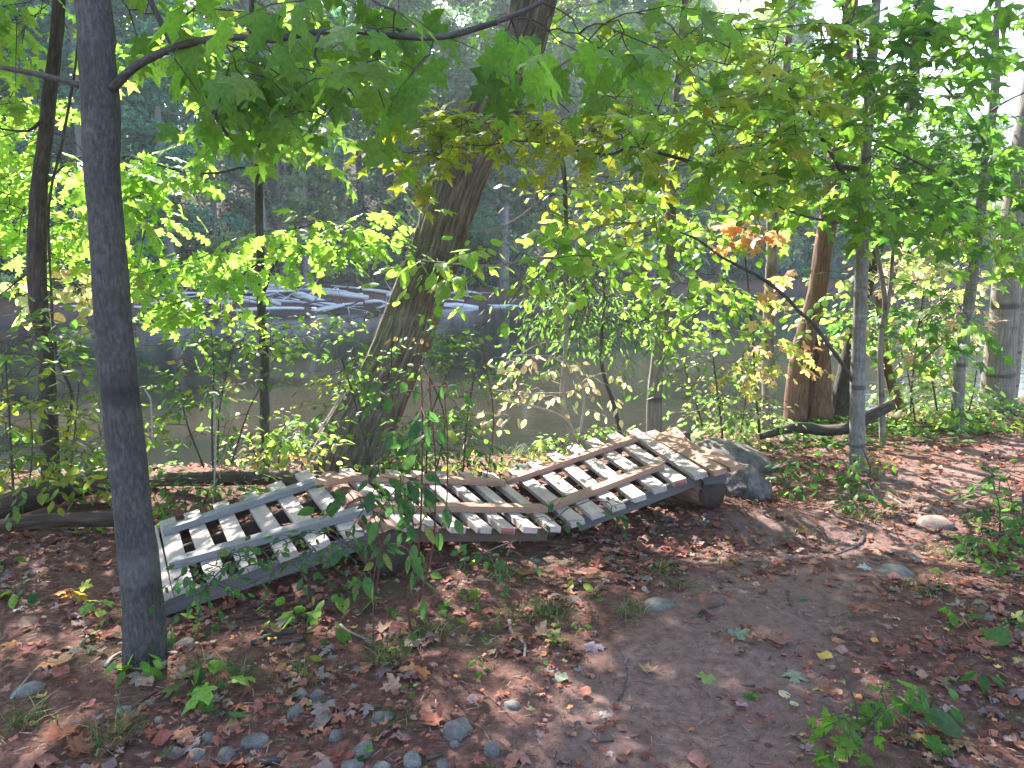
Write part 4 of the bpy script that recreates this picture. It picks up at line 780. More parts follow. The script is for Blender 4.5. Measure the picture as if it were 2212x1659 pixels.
shrub('dense green bush at the right edge beyond the path', [(2160, 1150, 4), (2160, 1100, 3), (2150, 1060, 2)], 4.6, [([(2200, 1160, 4), (2210, 1110, 3), (2210, 1060, 2)], 4.6)],
      [dict(n=60, cx=2170, cy=1100, rx=75, ry=80, d0=4.4, d1=5.2, pal=DEEP, nl=6, length=.2), dict(n=36, cx=2160, cy=1200, rx=85, ry=60, d0=3.9, d1=4.6, pal=DEEP+GREEN, nl=6, length=.2)], 79, size=.07, cut=0)
shrub('green ground shrub climbing the base of the pale banded trunk', [(1880, 1010, 3), (1870, 985, 3), (1860, 960, 2)], 6.3, [([(1850, 1060, 3), (1850, 1030, 3), (1845, 1000, 2)], 5.9)],
      [dict(n=24, cx=1860, cy=1020, rx=40, ry=50, d0=5.6, d1=6.2, pal=DEEP+GREEN, nl=5, length=.2), dict(n=20, cx=1720, cy=1010, rx=40, ry=50, d0=5.5, d1=6.2, pal=DEEP, nl=4, length=.2), dict(n=14, cx=1860, cy=1085, rx=45, ry=25, d0=5.1, d1=5.5, pal=DEEP, nl=5, length=.15)], 81, size=.08, cut=0)
# dark near shrub in front of the ramp
shrub('near sapling with red stems and dark oval leaves in front of the ramp middle', [(890, 1372, 8), (880, 1290, 6), (905, 1180, 5), (912, 1000, 4), (912, 850, 3), (905, 780, 2)], [3.15, 3.05, 3.0, 3.0, 3.0, 3.0],
      [([(905, 1300, 4), (935, 1180, 4), (940, 1000, 3), (925, 800, 2)], 3.05), ([(812, 1280, 4), (822, 1180, 3), (800, 1090, 2)], 3.0), ([(905, 1240, 3), (960, 1120, 3), (966, 960, 3), (960, 850, 2)], 3.1), ([(1050, 1040, 2), (1066, 900, 3), (1040, 740, 2)], 5.6)],
      [dict(n=15, cx=890, cy=1080, rx=60, ry=100, d0=2.8, d1=3.2, nl=4, length=.16, droop=.9, tilt=.8), dict(n=12, cx=905, cy=900, rx=55, ry=90, d0=2.9, d1=3.2, nl=4, length=.16, droop=.9, tilt=.8), dict(n=9, cx=790, cy=1070, rx=45, ry=70, d0=2.8, d1=3.1, nl=4, length=.15, droop=.9, tilt=.8), dict(n=4, cx=830, cy=1200, rx=60, ry=40, d0=2.7, d1=3.0, nl=4, length=.15, droop=.9)], 83, size=.085, cut=0, pal=DARK, twig='twigred', name='sapling')
shrub('trailing dark leafy sprig hanging in front of the left ramp section edge', [(800, 1240, 3), (740, 1170, 3), (660, 1150, 2), (560, 1190, 2), (480, 1230, 2)], [3.0, 2.95, 2.9, 2.9, 2.9], [],
      [dict(n=14, cx=540, cy=1205, rx=60, ry=22, d0=2.85, d1=3.0, nl=5, length=.13, droop=.7), dict(n=20, cx=450, cy=1250, rx=60, ry=32, d0=2.8, d1=3.0, nl=5, length=.13, droop=.9), dict(n=18, cx=700, cy=1175, rx=80, ry=28, d0=2.85, d1=3.0, nl=5, length=.12, droop=.8), dict(n=8, cx=640, cy=1230, rx=50, ry=18, d0=2.8, d1=2.95, nl=4, length=.12)], 85, size=.045, cut=0, pal=DARK, name='trailing_sprig')
shrub('thin trailing branch with dark leaves along the ground before the ramp dip', [(900, 1250, 3), (1000, 1215, 3), (1080, 1180, 3), (1165, 1150, 2), (1200, 1120, 2)], [3.6, 3.6, 3.65, 3.7, 3.75], [],
      [dict(n=9, cx=1050, cy=1195, rx=110, ry=32, d0=3.5, d1=3.7, nl=4, length=.13, droop=.8), dict(n=5, cx=1190, cy=1110, rx=25, ry=25, d0=3.6, d1=3.8, nl=4, length=.1), dict(n=5, cx=1315, cy=1095, rx=18, ry=30, d0=3.9, d1=4.1, nl=4, length=.1)], 87, size=.06, cut=0, pal=DARK, name='trailing_branch')
shrub('leafy sapling with maple shaped leaves at the bottom right corner', [(1862, 1665, 5), (1855, 1590, 4), (1849, 1519, 4), (1825, 1462, 3), (1803, 1418, 2)], 2.12, [([(1856, 1600, 2), (1890, 1560, 2), (1915, 1530, 2)], 2.12)],
      [dict(n=14, cx=1860, cy=1560, rx=55, ry=60, d0=2.0, d1=2.25, nl=3, length=.08, droop=.7, tilt=.7), dict(n=6, cx=1790, cy=1620, rx=30, ry=20, d0=2.0, d1=2.15, nl=3, length=.06), dict(n=5, cx=1905, cy=1500, rx=40, ry=30, d0=2.1, d1=2.25, nl=3, length=.06)], 89, size=.05, cut=0, pal=GREEN, name='sapling', kind='maple')
# ------------------------------------------------------------------ seedlings on the ground
def seedling(x, y, h, n, kind, sz, pal, label, k, cat='seedling', twig='twig'):
    r = np.random.default_rng(500+k); g = G(x, y); root = empty('seedling', g, label, cat, 'seedlings on the leafy ground')
    top = g+np.array([r.normal()*.03, r.normal()*.03, h]); tl = [(np.array([g-[0, 0, .01], (g+top)/2+r.normal(size=3)*.01, top]), np.array([.0025, .002, .0015]))]
    O, A, Nn = [], [], []
    for i in range(n):
        a = r.uniform(0, 2*math.pi); t = r.uniform(.45, 1); b = g+(top-g)*t; v = np.array([math.cos(a), math.sin(a), r.uniform(-.3, .4)])
        e = b+norm(v)*sz*r.uniform(.3, .8); tl.append((np.array([b, (b+e)/2+[0, 0, .008], e]), np.array([.0012]*3)))
        O.append(e); A.append(v+[0, 0, -.55]); Nn.append(np.array([0, -.35, 1.])+r.normal(size=3)*.35)
    w = leaves(kind, np.array(O), np.array(A), np.array(Nn), sz*r.uniform(.75, 1.2, n), pick(pal, n, .15, r))
    mesh('leaves', w[0], w[1], M['leaf'], root, col=w[2], smooth=False); a, b, c = thin_tubes(tl, 4); mesh('stem', a, b, M[twig], root, vec=c)
SD = [(35, 1300, .1, 3, 'ovate', .11, YEL, 'yellowing drooping seedling at the far left below the logs'), (165, 1310, .1, 4, 'maple', .09, PEACH+YEL, 'yellow and orange three leaved seedling left of the near trunk'),
 (205, 1325, .07, 4, 'maple', .07, BRIGHT, 'small bright green maple seedling beside the orange one'), (249, 1345, .07, 4, 'maple', .08, YEL, 'yellow green seedling touching the near trunk on its left'),
 (27, 1225, .06, 5, 'ovate', .09, GREEN, 'flat green seedling at the far left edge'), (80, 1290, .12, 4, 'ovate', .09, DARK, 'dark glossy seedling between yellow ones at left'), (215, 1395, .06, 3, 'ovate', .085, DARK, 'dark low seedling just left of the trunk foot'),
 (292, 1480, .1, 11, 'ovate', .09, GREEN+BRIGHT, 'bushy green seedling at the very foot of the near trunk'), (362, 1385, .13, 6, 'ovate', .085, GREEN+BRIGHT, 'upright green seedling right of the near trunk'), (366, 1425, .04, 2, 'ovate', .1, YEL+GREEN, 'single spotted yellow green leaf plant right of the trunk foot'),
 (433, 1450, .08, 4, 'ovate', .08, GREEN, 'green seedling in brown litter right of the trunk'), (447, 1372, .06, 4, 'maple', .06, DEEP, 'small green seedling beside the ramp corner'), (417, 1520, .07, 2, 'maple', .1, GREEN, 'maple leaved seedling with two broad leaves left of another'),
 (470, 1515, .09, 3, 'maple', .11, BRIGHT, 'bright maple leaved seedling above the mossy cobbles'), (503, 1545, .04, 2, 'ovate', .09, YEL, 'yellow leaf seedling beside the bright maple one'), (487, 1465, .05, 3, 'ovate', .07, DEEP, 'small dark green seedling between maple seedlings'),
 (558, 1378, .07, 3, 'round', .06, MID, 'pale round leaved seedling in front of the left ramp section'), (648, 1450, .05, 4, 'ovate', .08, YEL, 'yellow leaved seedling in the middle of the brown litter'), (600, 1345, .08, 4, 'ovate', .09, BRIGHT, 'light green broad leaved seedling before the ramp'),
 (655, 1360, .1, 7, 'ovate', .1, BRIGHT+GREEN, 'large veined oval leaved seedling before the ramp'), (709, 1330, .11, 6, 'ovate', .09, MID, 'pale topped seedling nearest the ramp log'), (712, 1385, .09, 7, 'ovate', .08, GREEN, 'green seedling below the pale topped one'),
 (467, 1560, .03, 9, 'narrow', .07, DARK, 'blue green rosette herb in the moss'), (915, 1250, .07, 4, 'ovate', .08, YEL+BRIGHT, 'yellow green seedling just before the log round'), (1048, 1228, .06, 4, 'ovate', .08, BRIGHT, 'bright pointed leaf seedling in front of the middle section'),
 (1020, 1292, .05, 3, 'maple', .06, YEL, 'tiny yellow green seedling on the brown litter'), (1104, 1246, .06, 3, 'ovate', .07, BRIGHT, 'slim leaved seedling beside an orange leaf'), (1247, 1275, .05, 7, 'ovate', .06, YEL+BRIGHT, 'yellow seedling beside a white fleck'),
 (1369, 1244, .05, 5, 'ovate', .07, GREEN+YEL, 'green and yellow seedling by the grass at the path edge'), (1285, 1290, .04, 3, 'ovate', .07, DEEP, 'dark green seedling right of the yellow one'), (811, 1338, .09, 5, 'ovate', .11, GREEN, 'broad leaved seedling beside the bent red stem'),
 (757, 1300, .1, 6, 'ovate', .1, GREEN+BRIGHT, 'tall broad leaved seedling under the log round'), (864, 1388, .04, 3, 'maple', .06, BRIGHT, 'small bright seedling at the red stem foot'), (969, 1322, .04, 4, 'maple', .06, GREEN, 'small seedling in grass right of the red stem'),
 (996, 1430, .03, 5, 'ovate', .05, GREEN, 'little green seedling on the bare dirt'), (1060, 1453, .03, 5, 'ovate', .05, GREEN, 'clover like seedling on bare dirt in the middle'), (1204, 1387, .03, 4, 'maple', .05, GREEN, 'tiny seedling left of the path leaves'),
 (1953, 1600, .13, 6, 'round', .12, DEEP, 'seedling with big round dark green leaves at lower right'), (1640, 1525, .04, 4, 'maple', .05, GREEN, 'small green seedling on the path near the bottom'), (2010, 1540, .09, 6, 'ovate', .07, DEEP, 'green herb right of the round leaved seedling'),
 (2120, 1490, .1, 7, 'ovate', .07, DEEP, 'green herb near the right edge lower down'), (2080, 1350, .08, 7, 'ovate', .07, GREEN, 'green herb in litter right of the path'), (2180, 1380, .08, 4, 'round', .1, MID, 'pale broad leaved herb at the right edge'),
 (1990, 1620, .05, 3, 'maple', .08, GREEN, 'low maple seedling at the bottom right'), (1700, 1085, .12, 5, 'ovate', .08, DEEP, 'seedling standing right of the rounded boulder'), (1755, 1040, .14, 4, 'ovate', .09, DEEP+YEL[:1], 'leafy seedling between boulders and pale trunk'),
 (1745, 1060, .05, 3, 'ovate', .07, YEL, 'yellow seedling below the leafy one near the boulders'), (130, 1150, .12, 7, 'ovate', .08, GREEN+DEEP, 'green seedling growing over the lower rotting log'), (160, 1090, .12, 8, 'ovate', .08, DEEP+BRIGHT, 'leafy seedling on the upper rotting log'),
 (60, 1060, .14, 9, 'ovate', .09, GREEN+YEL[:1], 'bushy seedling in front of the thin left trunk'), (210, 1150, .07, 5, 'ovate', .07, BRIGHT, 'small bright seedling between the rotting logs')]
for k, s in enumerate(SD): seedling(*s, k)
# ------------------------------------------------------------------ ferns of grass
def blades(n, cx, cy, sx, sy, hmin, hmax, r, lean=.9):
    Vs, Fs, Cs = [], [], []
    b = np.column_stack([r.normal(cx, sx, n), r.normal(cy, sy, n)]); z = H(b[:, 0], b[:, 1])
    for i in range(n):
        L = r.uniform(hmin, hmax); a = r.uniform(0, 2*math.pi); d = np.array([math.cos(a), math.sin(a), 0]); s = np.array([-d[1], d[0], 0]); w = r.uniform(.0015, .003)
        p0 = np.array([b[i, 0], b[i, 1], z[i]-.005]); t = np.array([0, .35, .7, 1.])
        c = p0+d*(lean*L*t**1.8)[:, None]+np.array([0, 0, 1])*(L*(t-.45*t**2.2))[:, None]
        ww = w*np.array([1, 1, .7, .15]); o = len(Vs)*8
        Vs.append(np.vstack([c-s*ww[:, None], c+s*ww[:, None]])); q = np.arange(3); Fs.append(np.stack([q, q+4, q+5, q+1], -1)+o)
        Cs.append(np.tile(pick([((.07, .13, .04), 4), ((.12, .17, .06), 2), ((.28, .24, .13), 1)], 1, .2, r), (8, 1)))
    return np.vstack(Vs), np.vstack(Fs), np.vstack(Cs)
GT = [(420, 1460, 60, .1, .2, 'thin grass tuft in litter right of the near trunk'), (520, 1470, 50, .14, .26, 'arching grass tuft beside the maple seedlings'), (250, 1600, 70, .15, .3, 'long bladed grass tuft at bottom left'), (840, 1430, 110, .14, .28, 'dense arching grass tuft at the foot of the red stemmed sapling'),
 (940, 1370, 90, .1, .22, 'grass tuft just right of the red stem'), (1190, 1330, 130, .08, .18, 'wide grass patch in the middle of the litter'), (1110, 1330, 60, .08, .16, 'small grass tuft left of the wide patch'), (1370, 1330, 60, .1, .2, 'grass tuft around the flat greenish stone'), (1090, 1250, 70, .06, .14, 'faded grass tuft before the middle ramp section'),
 (1440, 1230, 90, .08, .16, 'grass tuft on the near side of the dirt mound'), (1740, 1160, 60, .1, .2, 'grass tuft on the mound by the path'), (1860, 1120, 120, .12, .26, 'dense grass tuft below the pale banded trunk'), (1580, 1220, 60, .08, .18, 'small grass tuft on bare dirt right of the ramp'), (1480, 1270, 50, .08, .16, 'sparse grass tuft at the left path edge'),
 (1120, 985, 90, .2, .4, 'tall pale grass at the bank behind the dip'), (1265, 950, 90, .2, .4, 'curling grass around the crooked pale trunk foot'), (2000, 1280, 70, .1, .2, 'grass tuft right of the path'), (2050, 1200, 70, .1, .22, 'grass tuft beneath the dense right bush'), (640, 1480, 60, .1, .2, 'grass tuft above the touching pair of stones'), (60, 1560, 60, .12, .22, 'grass tuft at the bottom left edge'), (850, 1560, 40, .06, .12, 'small grass tuft between cobbles')]
for k, (x, y, n, a, b, lab) in enumerate(GT):
    r = np.random.default_rng(900+k); g = G(x, y); s = np.linalg.norm(g-EYEP)/F
    V_, Fc, c = blades(n, g[0], g[1], 20*s, 22*s, a*.5, b*.6, r); tag(mesh('grass_tuft', V_, Fc, M['leaf'], col=c, smooth=False, origin=g), lab, 'grass tuft', 'grass tufts')
# ------------------------------------------------------------------ leaf litter
r = np.random.default_rng(5)
LITP = [((.24, .085, .058), 6), ((.3, .125, .085), 5), ((.33, .18, .13), 2.5), ((.15, .058, .042), 5), ((.27, .185, .155), 1.6), ((.38, .16, .07), .6), ((.42, .32, .1), .35), ((.13, .15, .07), .3), ((.19, .14, .13), 3)]
def litter(n, x0, x1, y0, y1, smin, smax, r, pal=LITP, kinds=('curl1', 'curl2', 'curl3', 'curl4', 'maple'), pd=(.6, .55)):
    x = r.uniform(x0, x1, n); y = y0+(y1-y0)*r.random(n)**1.25
    pdv = pathdist(x, y); dens = .55+.45*vn(x*1.2, y*1.2+4)+.3*vn(x*4, y*4)
    dens = np.where(pdv < .5, dens*np.interp(y, [3.4, 5], [pd[0], 1.3]), dens*1.2); yb = np.interp(x, BX, BY); dens = np.where(y > yb+1.5, 0, dens)
    for sx_, sy_, sr_ in STP: dens = np.where(np.hypot(x-sx_, y-sy_) < sr_, dens*.04, dens)
    k = r.random(n) < dens; x, y = x[k], y[k]; n = len(x); Vs, Fs, Cs, o = [], [], [], 0
    kk = r.integers(0, len(kinds), n); s = r.uniform(smin, smax, n)*r.choice([.6, 1, 1.25], n, p=[.35, .45, .2])
    e = .05; nx_ = -(H(x+e, y)-H(x-e, y))/(2*e); ny_ = -(H(x, y+e)-H(x, y-e))/(2*e)
    Nn = np.column_stack([nx_, ny_, np.ones(n)])+r.normal(size=(n, 3))*.22; a = r.uniform(0, 2*math.pi, n)
    A = np.column_stack([np.cos(a), np.sin(a), r.normal(0, .12, n)]); A[:, 2] -= (A*norm(Nn)).sum(1)*.8
    O = np.column_stack([x, y, H(x, y)+r.uniform(.008, .028, n)]); C = pick(pal, n, .22, r)
    for j, kd in enumerate(kinds):
        m = kk == j
        if not m.any(): continue
        v, f, c = leaves(kd, O[m], A[m], Nn[m], s[m], C[m]); Vs.append(v); Fs.append(f+o); Cs.append(c); o += len(v)
    return np.vstack(Vs), np.vstack(Fs), np.vstack(Cs)
parts = [litter(15000, -5.5, 7, 1.3, 9.5, .04, .085, r), litter(23000, -3.4, 3.6, 1.4, 6.0, .012, .042, r, pd=(.95, .5))]
o = len(parts[0][0]); tag(mesh('fallen_leaves', np.vstack([parts[0][0], parts[1][0]]), np.vstack([parts[0][1], parts[1][1]+o]), M['leafdry'], col=np.vstack([parts[0][2], parts[1][2]]), smooth=False), 'brown and rust coloured leaf litter covering the forest floor', 'leaf litter', kind='stuff')
# crumbs and needles of debris
r = np.random.default_rng(6); n = 22000
x = r.uniform(-3, 4.5, n); y = 1.4+6*r.random(n)**1.6; a = r.uniform(0, 2*math.pi, n); L = r.uniform(.008, .05, n); w = r.uniform(.0008, .0022, n)
p = np.column_stack([x, y, H(x, y)+r.uniform(.006, .02, n)]); d = np.column_stack([np.cos(a), np.sin(a), r.normal(0, .15, n)]); s = np.column_stack([-np.sin(a), np.cos(a), np.zeros(n)])
Vv = np.stack([p-s*w[:, None], p+s*w[:, None], p+d*L[:, None]+s*w[:, None], p+d*L[:, None]-s*w[:, None], p+d*(L/2)[:, None]+np.array([0, 0, 1])*(w*1.6)[:, None]], 1).reshape(-1, 3)
b5 = (np.arange(n)*5)[:, None]; Fc = (np.array([[0, 1, 4], [1, 2, 4], [2, 3, 4], [3, 0, 4]])[None]+b5[:, :, None]).reshape(-1, 3)
tag(mesh('forest_debris', Vv, Fc, M['leafdry'], col=np.repeat(pick([((.16, .1, .075), 3), ((.26, .19, .15), 2), ((.08, .05, .04), 2)], n, .2, r), 5, 0), smooth=False), 'fine twig and needle debris scattered over the soil', 'debris', kind='stuff')
# low ground cover sprouts
def cover(n, xs, ys, r, size, pal, kind='ovate'):
    O, A, Nn, S_ = [], [], [], []
    x = r.uniform(*xs, n); y = r.uniform(*ys, n); k = (r.random(n) < np.clip(.4+1.2*vn(x*1.1, y*1.1), 0, 1)) & (pathdist(x, y) > .55); x, y = x[k], y[k]; m = len(x)
    for q in range(4):
        a = r.uniform(0, 2*math.pi, m); O.append(np.column_stack([x+r.normal(0, .01, m), y+r.normal(0, .01, m), H(x, y)+r.uniform(.02, .07, m)])); A.append(np.column_stack([np.cos(a), np.sin(a), r.uniform(-.3, .3, m)])); Nn.append(np.array([0, -.2, 1])+r.normal(size=(m, 3))*.3); S_.append(size*r.uniform(.6, 1.3, m))
    O, A, Nn, S_ = map(np.concatenate, (O, A, Nn, S_)); return leaves(kind, O, A, Nn, S_, pick(pal, len(O), .2, r))
ws = [cover(260, (-4.5, 1), (1.6, 4.5), r, .035, GREEN+DEEP), cover(420, (2.2, 6), (2.2, 7.5), r, .05, DEEP), cover(900, (2.5, 9), (8.2, 10.5), r, .08, BRIGHT+MID), cover(900, (-6, 1.5), (5.8, 8), r, .07, MID+BRIGHT), cover(500, (1.5, 5), (7.4, 9.5), r, .07, MID), cover(1200, (-9, 9), (7.5, 11.5), r, .08, MID+PALE[:1])]
o = 0; Vs, Fs, Cs = [], [], []
for a, b, c in ws: Vs.append(a); Fs.append(b+o); Cs.append(c); o += len(a)
tag(mesh('ground_cover', np.vstack(Vs), np.vstack(Fs), M['leaf'], col=np.vstack(Cs), smooth=False), 'low green ground cover herbs scattered on the bank and soil', 'ground cover', kind='stuff')
# ------------------------------------------------------------------ notable single leaves and sticks
FLV = [(1513, 1470, .075, 'maple', (.2, .25, .07), 'yellow green maple leaf lying flat on the bare path'), (1325, 1556, .085, 'oak', (.27, .22, .19), 'pale tan oak leaf near the bottom of the path'), (1583, 1371, .08, 'curl1', (.16, .2, .13), 'grey green curled leaf on the path'),
 (1204, 1479, .06, 'curl3', (.22, .26, .16), 'pale green curled leaf left of the path'), (1748, 1297, .09, 'oak', (.08, .13, .07), 'dark green oak leaf far up the path'), (1161, 1371, .085, 'curl1', (.4, .22, .13), 'tan curled leaf in the grass patch'), (1134, 1247, .1, 'curl1', (.3, .13, .06), 'orange brown leaf before the middle ramp section'),
 (922, 1449, .08, 'curl2', (.38, .14, .05), 'orange leaf tucked in the arching grass'), (875, 1402, .07, 'curl3', (.3, .2, .15), 'tan cupped leaf beside the red stem foot'), (949, 1566, .085, 'curl1', (.26, .09, .06), 'curled red leaf beside the long grey stone'), (1107, 1630, .07, 'curl2', (.3, .14, .11), 'round reddish leaf at the bottom edge'),
 (1396, 1459, .06, 'curl1', (.36, .22, .12), 'ragged tan leaf on the path middle'), (1909, 1197, .11, 'curl2', (.42, .26, .15), 'pale curled leaf up the path at right'), (1842, 1232, .1, 'curl4', (.33, .35, .3), 'whitish green crumpled leaf up the path'), (1690, 1395, .1, 'curl1', (.24, .12, .09), 'big brown dead leaf in the middle of the path'),
 (1711, 1455, .075, 'maple', (.22, .23, .15), 'grey green leaf right of the path middle'), (1882, 1395, .04, 'curl3', (.6, .32, .08), 'small orange leaf right of the path'), (1795, 1427, .06, 'curl3', (.5, .33, .08), 'yellow orange leaf on the mossy path edge'), (1677, 1503, .05, 'round', (.5, .42, .25), 'small cream leaf on the lower path'),
 (1718, 1533, .05, 'ovate', (.42, .43, .25), 'pale yellow leaf on the lower path'), (1795, 1558, .06, 'ovate', (.4, .42, .28), 'pale leaf beside the corner sapling'), (1997, 1622, .06, 'curl1', (.5, .4, .08), 'bright yellow leaf at bottom right'), (1825, 1652, .06, 'curl3', (.55, .4, .1), 'yellow leaf at the bottom edge under the sapling'),
 (690, 1625, .1, 'curl4', (.4, .24, .17), 'crumpled tan leaf in the cobble patch'), (392, 1596, .08, 'curl2', (.36, .16, .09), 'orange brown leaf left of the cobbles'), (280, 1580, .07, 'curl1', (.3, .13, .07), 'rust leaf below the near trunk'), (60, 1640, .12, 'curl2', (.26, .12, .08), 'large brown leaf at the bottom left corner'), (140, 1440, .08, 'curl1', (.42, .24, .12), 'peach coloured leaf left of the trunk foot'),
 (65, 1318, .07, 'curl4', (.5, .52, .5), 'whitish grey leaf at the far left'), (1245, 1262, .035, 'round', (.8, .82, .85), 'white petal like leaf on the yellow seedling'), (2060, 1535, .09, 'oak', (.3, .25, .22), 'greyish oak leaf at lower right'), (1480, 1640, .07, 'curl3', (.28, .13, .1), 'brown leaf on the bare dirt at the bottom')]
for k, (x, y, s, kd, c, lab) in enumerate(FLV):
    g = G(x, y); a = k*2.4; w = leaves(kd, np.array([g+[0, -s*.3, .025]]), np.array([[math.cos(a)*.8, math.sin(a)*.6+.3, 0.]]), np.array([[0., -.15, 1.]]), np.array([s*1.15]), np.array([c])); tag(mesh('fallen_leaf', w[0], w[1], M['leafdry'], col=w[2], smooth=False, origin=g), lab, 'leaf', 'single fallen leaves')
STK = [([(1865, 1163), (1860, 1175), (1838, 1190), (1805, 1203)], 8, 'smooth', 'curved grey stick lying up the path'), ([(1509, 1338), (1530, 1322), (1565, 1310)], 7, 'smooth', 'short bent dark stick at the path edge'), ([(1333, 1408), (1353, 1440), (1350, 1490), (1335, 1520)], 6, 'smooth', 'long curved thin stick on the left of the path'),
 ([(1100, 1345), (1105, 1370), (1132, 1395), (1133, 1430)], 8, 'twigpale', 'crooked pale stick standing out of the grass patch'), ([(545, 1395), (585, 1378), (640, 1368)], 12, 'dark', 'thick dark stick before the left ramp section'), ([(600, 1397), (640, 1390), (655, 1382)], 9, 'smooth', 'shorter dark stick below the thick one'),
 ([(228, 1445), (245, 1425), (262, 1415)], 7, 'twigpale', 'pale crooked stick left of the trunk foot'), ([(245, 1448), (300, 1450), (355, 1448)], 5, 'twigpale', 'thin pale stick crossing the trunk foot'), ([(1885, 1262), (1905, 1280), (1925, 1300)], 9, 'red', 'brown forked stick right of the path'),
 ([(1258, 1611), (1290, 1610), (1325, 1606)], 7, 'smooth', 'straight dark stick at the bottom of the path'), ([(920, 1647), (945, 1640), (955, 1636)], 10, 'dark', 'black bark piece between bottom cobbles'), ([(1588, 1485), (1610, 1489), (1630, 1488)], 8, 'dark', 'short black stick on the path'),
 ([(1703, 1280), (1705, 1300), (1712, 1318)], 6, 'smooth', 'small upright looking stick far up the path'), ([(735, 1355), (755, 1370), (790, 1385)], 6, 'twigpale', 'pale greenish stick in the middle litter'), ([(0, 1148), (60, 1148), (110, 1146), (180, 1158)], 7, 'smooth', 'long grey fallen branch at the left edge'),
 ([(25, 1515), (60, 1470), (90, 1440)], 4, 'twigpale', 'thin pale twig at the far left'), ([(340, 1500), (300, 1525), (290, 1545)], 4, 'dark', 'thin twig below the trunk foot'), ([(1920, 1075), (1960, 1100), (1990, 1120)], 5, 'twigpale', 'pale twig on the leafy slope right of the banded trunk'), ([(2130, 1225), (2190, 1245), (2240, 1260)], 14, 'rotlog', 'mossy stick at the right edge below the bush'),
 ([(560, 1655), (600, 1650), (640, 1651)], 14, 'dark', 'piece of dark broken branch at the bottom left of the cobbles')]
for k, (pts, w, mt, lab) in enumerate(STK):
    Q = np.array([G(x, y)+[0, 0, .012] for x, y in pts]); rr = np.array([w/2*np.linalg.norm(q-EYEP)/F for q in Q])*np.linspace(1, .7, len(Q)); a, b = catmull(Q, rr, .02)
    V_, fl, vec = tube(a, b, 8, roughdisp(.0015, 3, 20, k)); tag(mesh('stick', V_, fl, M[mt], vec=vec, origin=Q[0]), lab, 'stick', 'sticks on the ground')
# bare branches over the water
for k, (pts, w, dd, lab) in enumerate([([(1280, 560), (1240, 720), (1160, 745), (1090, 790), (1040, 815)], 4, 6.9, 'bare pale branch drooping over the water right of the leaning tree'), ([(1205, 370), (1190, 410), (1120, 470), (1060, 495), (1010, 500)], 5, 6.6, 'bare pale limb crossing the dark gap right of the leaning trunk'),
     ([(700, 160), (560, 330), (455, 345), (350, 350)], 0, 6, ''), ([(330, 960), (325, 860), (312, 840)], 4, 4.6, 'pale dead stem beside the near trunk at mid height'), ([(460, 1100), (466, 960), (462, 850)], 4, 5.0, 'single pale upright stem rising behind the left ramp section'), ([(1180, 150), (1200, 200), (1215, 260), (1222, 330)], 5, 6.8, 'thin grey hanging limb above the yellow foliage'),
     ([(1700, 560), (1640, 590), (1560, 640)], 0, 6, '')]):
    if not w: continue
    flog('bare_branch', lab, [(x, y, w*(1-.15*i)) for i, (x, y) in enumerate(pts)], [dd]*len(pts), 'twigpale', k, .002, 6, 'branch', None)
# ------------------------------------------------------------------ FAR BANK TREES
def far_mesh(seed, hgt, wid, nleaf, lsz, base0=.2, shape='round', limbs=14):
    r = np.random.default_rng(seed); lean = r.normal(0, .03, 2)
    tp = np.array([[lean[0]*z*z*.05+.1*vn(z*.4, seed), lean[1]*z, z] for z in np.linspace(-.3, hgt*.93, 9)]); tr = np.linspace(hgt*.0135, .03, 9)
    parts = [tube(*catmull(tp, tr, .8), 8, roughdisp(.01, 3, 1, seed))]
    cl = []
    for i in range(limbs):
        t = base0+(.95-base0)*(i+.5)/limbs; p0 = tp[0]*(1-t)+tp[-1]*t; p0 = np.array([np.interp(t*hgt, tp[:, 2], tp[:, 0]), np.interp(t*hgt, tp[:, 2], tp[:, 1]), t*hgt])
        u = (t-base0)/(1-base0); prof = math.sin(min(1, .25+u*.9)*math.pi)**.6 if shape == 'round' else (1.05-u)
        a = i*2.4+r.normal()*.4; L = wid*prof*r.uniform(.6, 1.1); e = p0+np.array([math.cos(a)*L, math.sin(a)*L, L*r.uniform(.05, .5)]); m_ = (p0+e)/2+[0, 0, -.1*L]
        parts.append(tube(np.array([p0, m_, e]), np.array([.05, .03, .01])*hgt/14, 4, cap=False))
        for q in range(5): cl.append((p0+(e-p0)*r.uniform(.35, 1.08)+r.normal(size=3)*[.5, .5, .35], r.uniform(.45, 1.0)*wid*.26))
    cl.append((tp[-1], wid*.25)); V_, fl, vec = merge(parts)
    cc = np.array([c[0] for c in cl]); cr = np.array([c[1] for c in cl]); k = r.integers(0, len(cl), nleaf)
    v = norm(r.normal(size=(nleaf, 3)))*(r.random((nleaf, 1))**.45); O = cc[k]+v*cr[k][:, None]*[1.25, 1.25, .75]
    A = norm(r.normal(size=(nleaf, 3))*[1, 1, .5]+[0, 0, -.35]); Nn = r.normal(size=(nleaf, 3))*.7+[0, 0, 1]
    shade = (.82+.36*r.random(len(cl)))[k]; C = np.ones((nleaf, 3))*shade[:, None]*(1+.18*r.normal(size=(nleaf, 1))); C = C*(1+.05*r.normal(size=(nleaf, 3)))
    lv = leaves('rhomb', O, A, Nn, lsz*r.uniform(.6, 1.3, nleaf), np.clip(C, .2, 2))
    def mk(nm, V_, F_, mat, **kw):
        o = mesh(nm, V_, F_, mat, origin=(0, 0, 0), **kw); me = o.data; bpy.data.objects.remove(o); return me
    return mk('far_trunk', V_, fl, M['fartrunk'], vec=vec), mk('far_crown', lv[0], lv[1], M['farleaf'], col=lv[2], smooth=False)
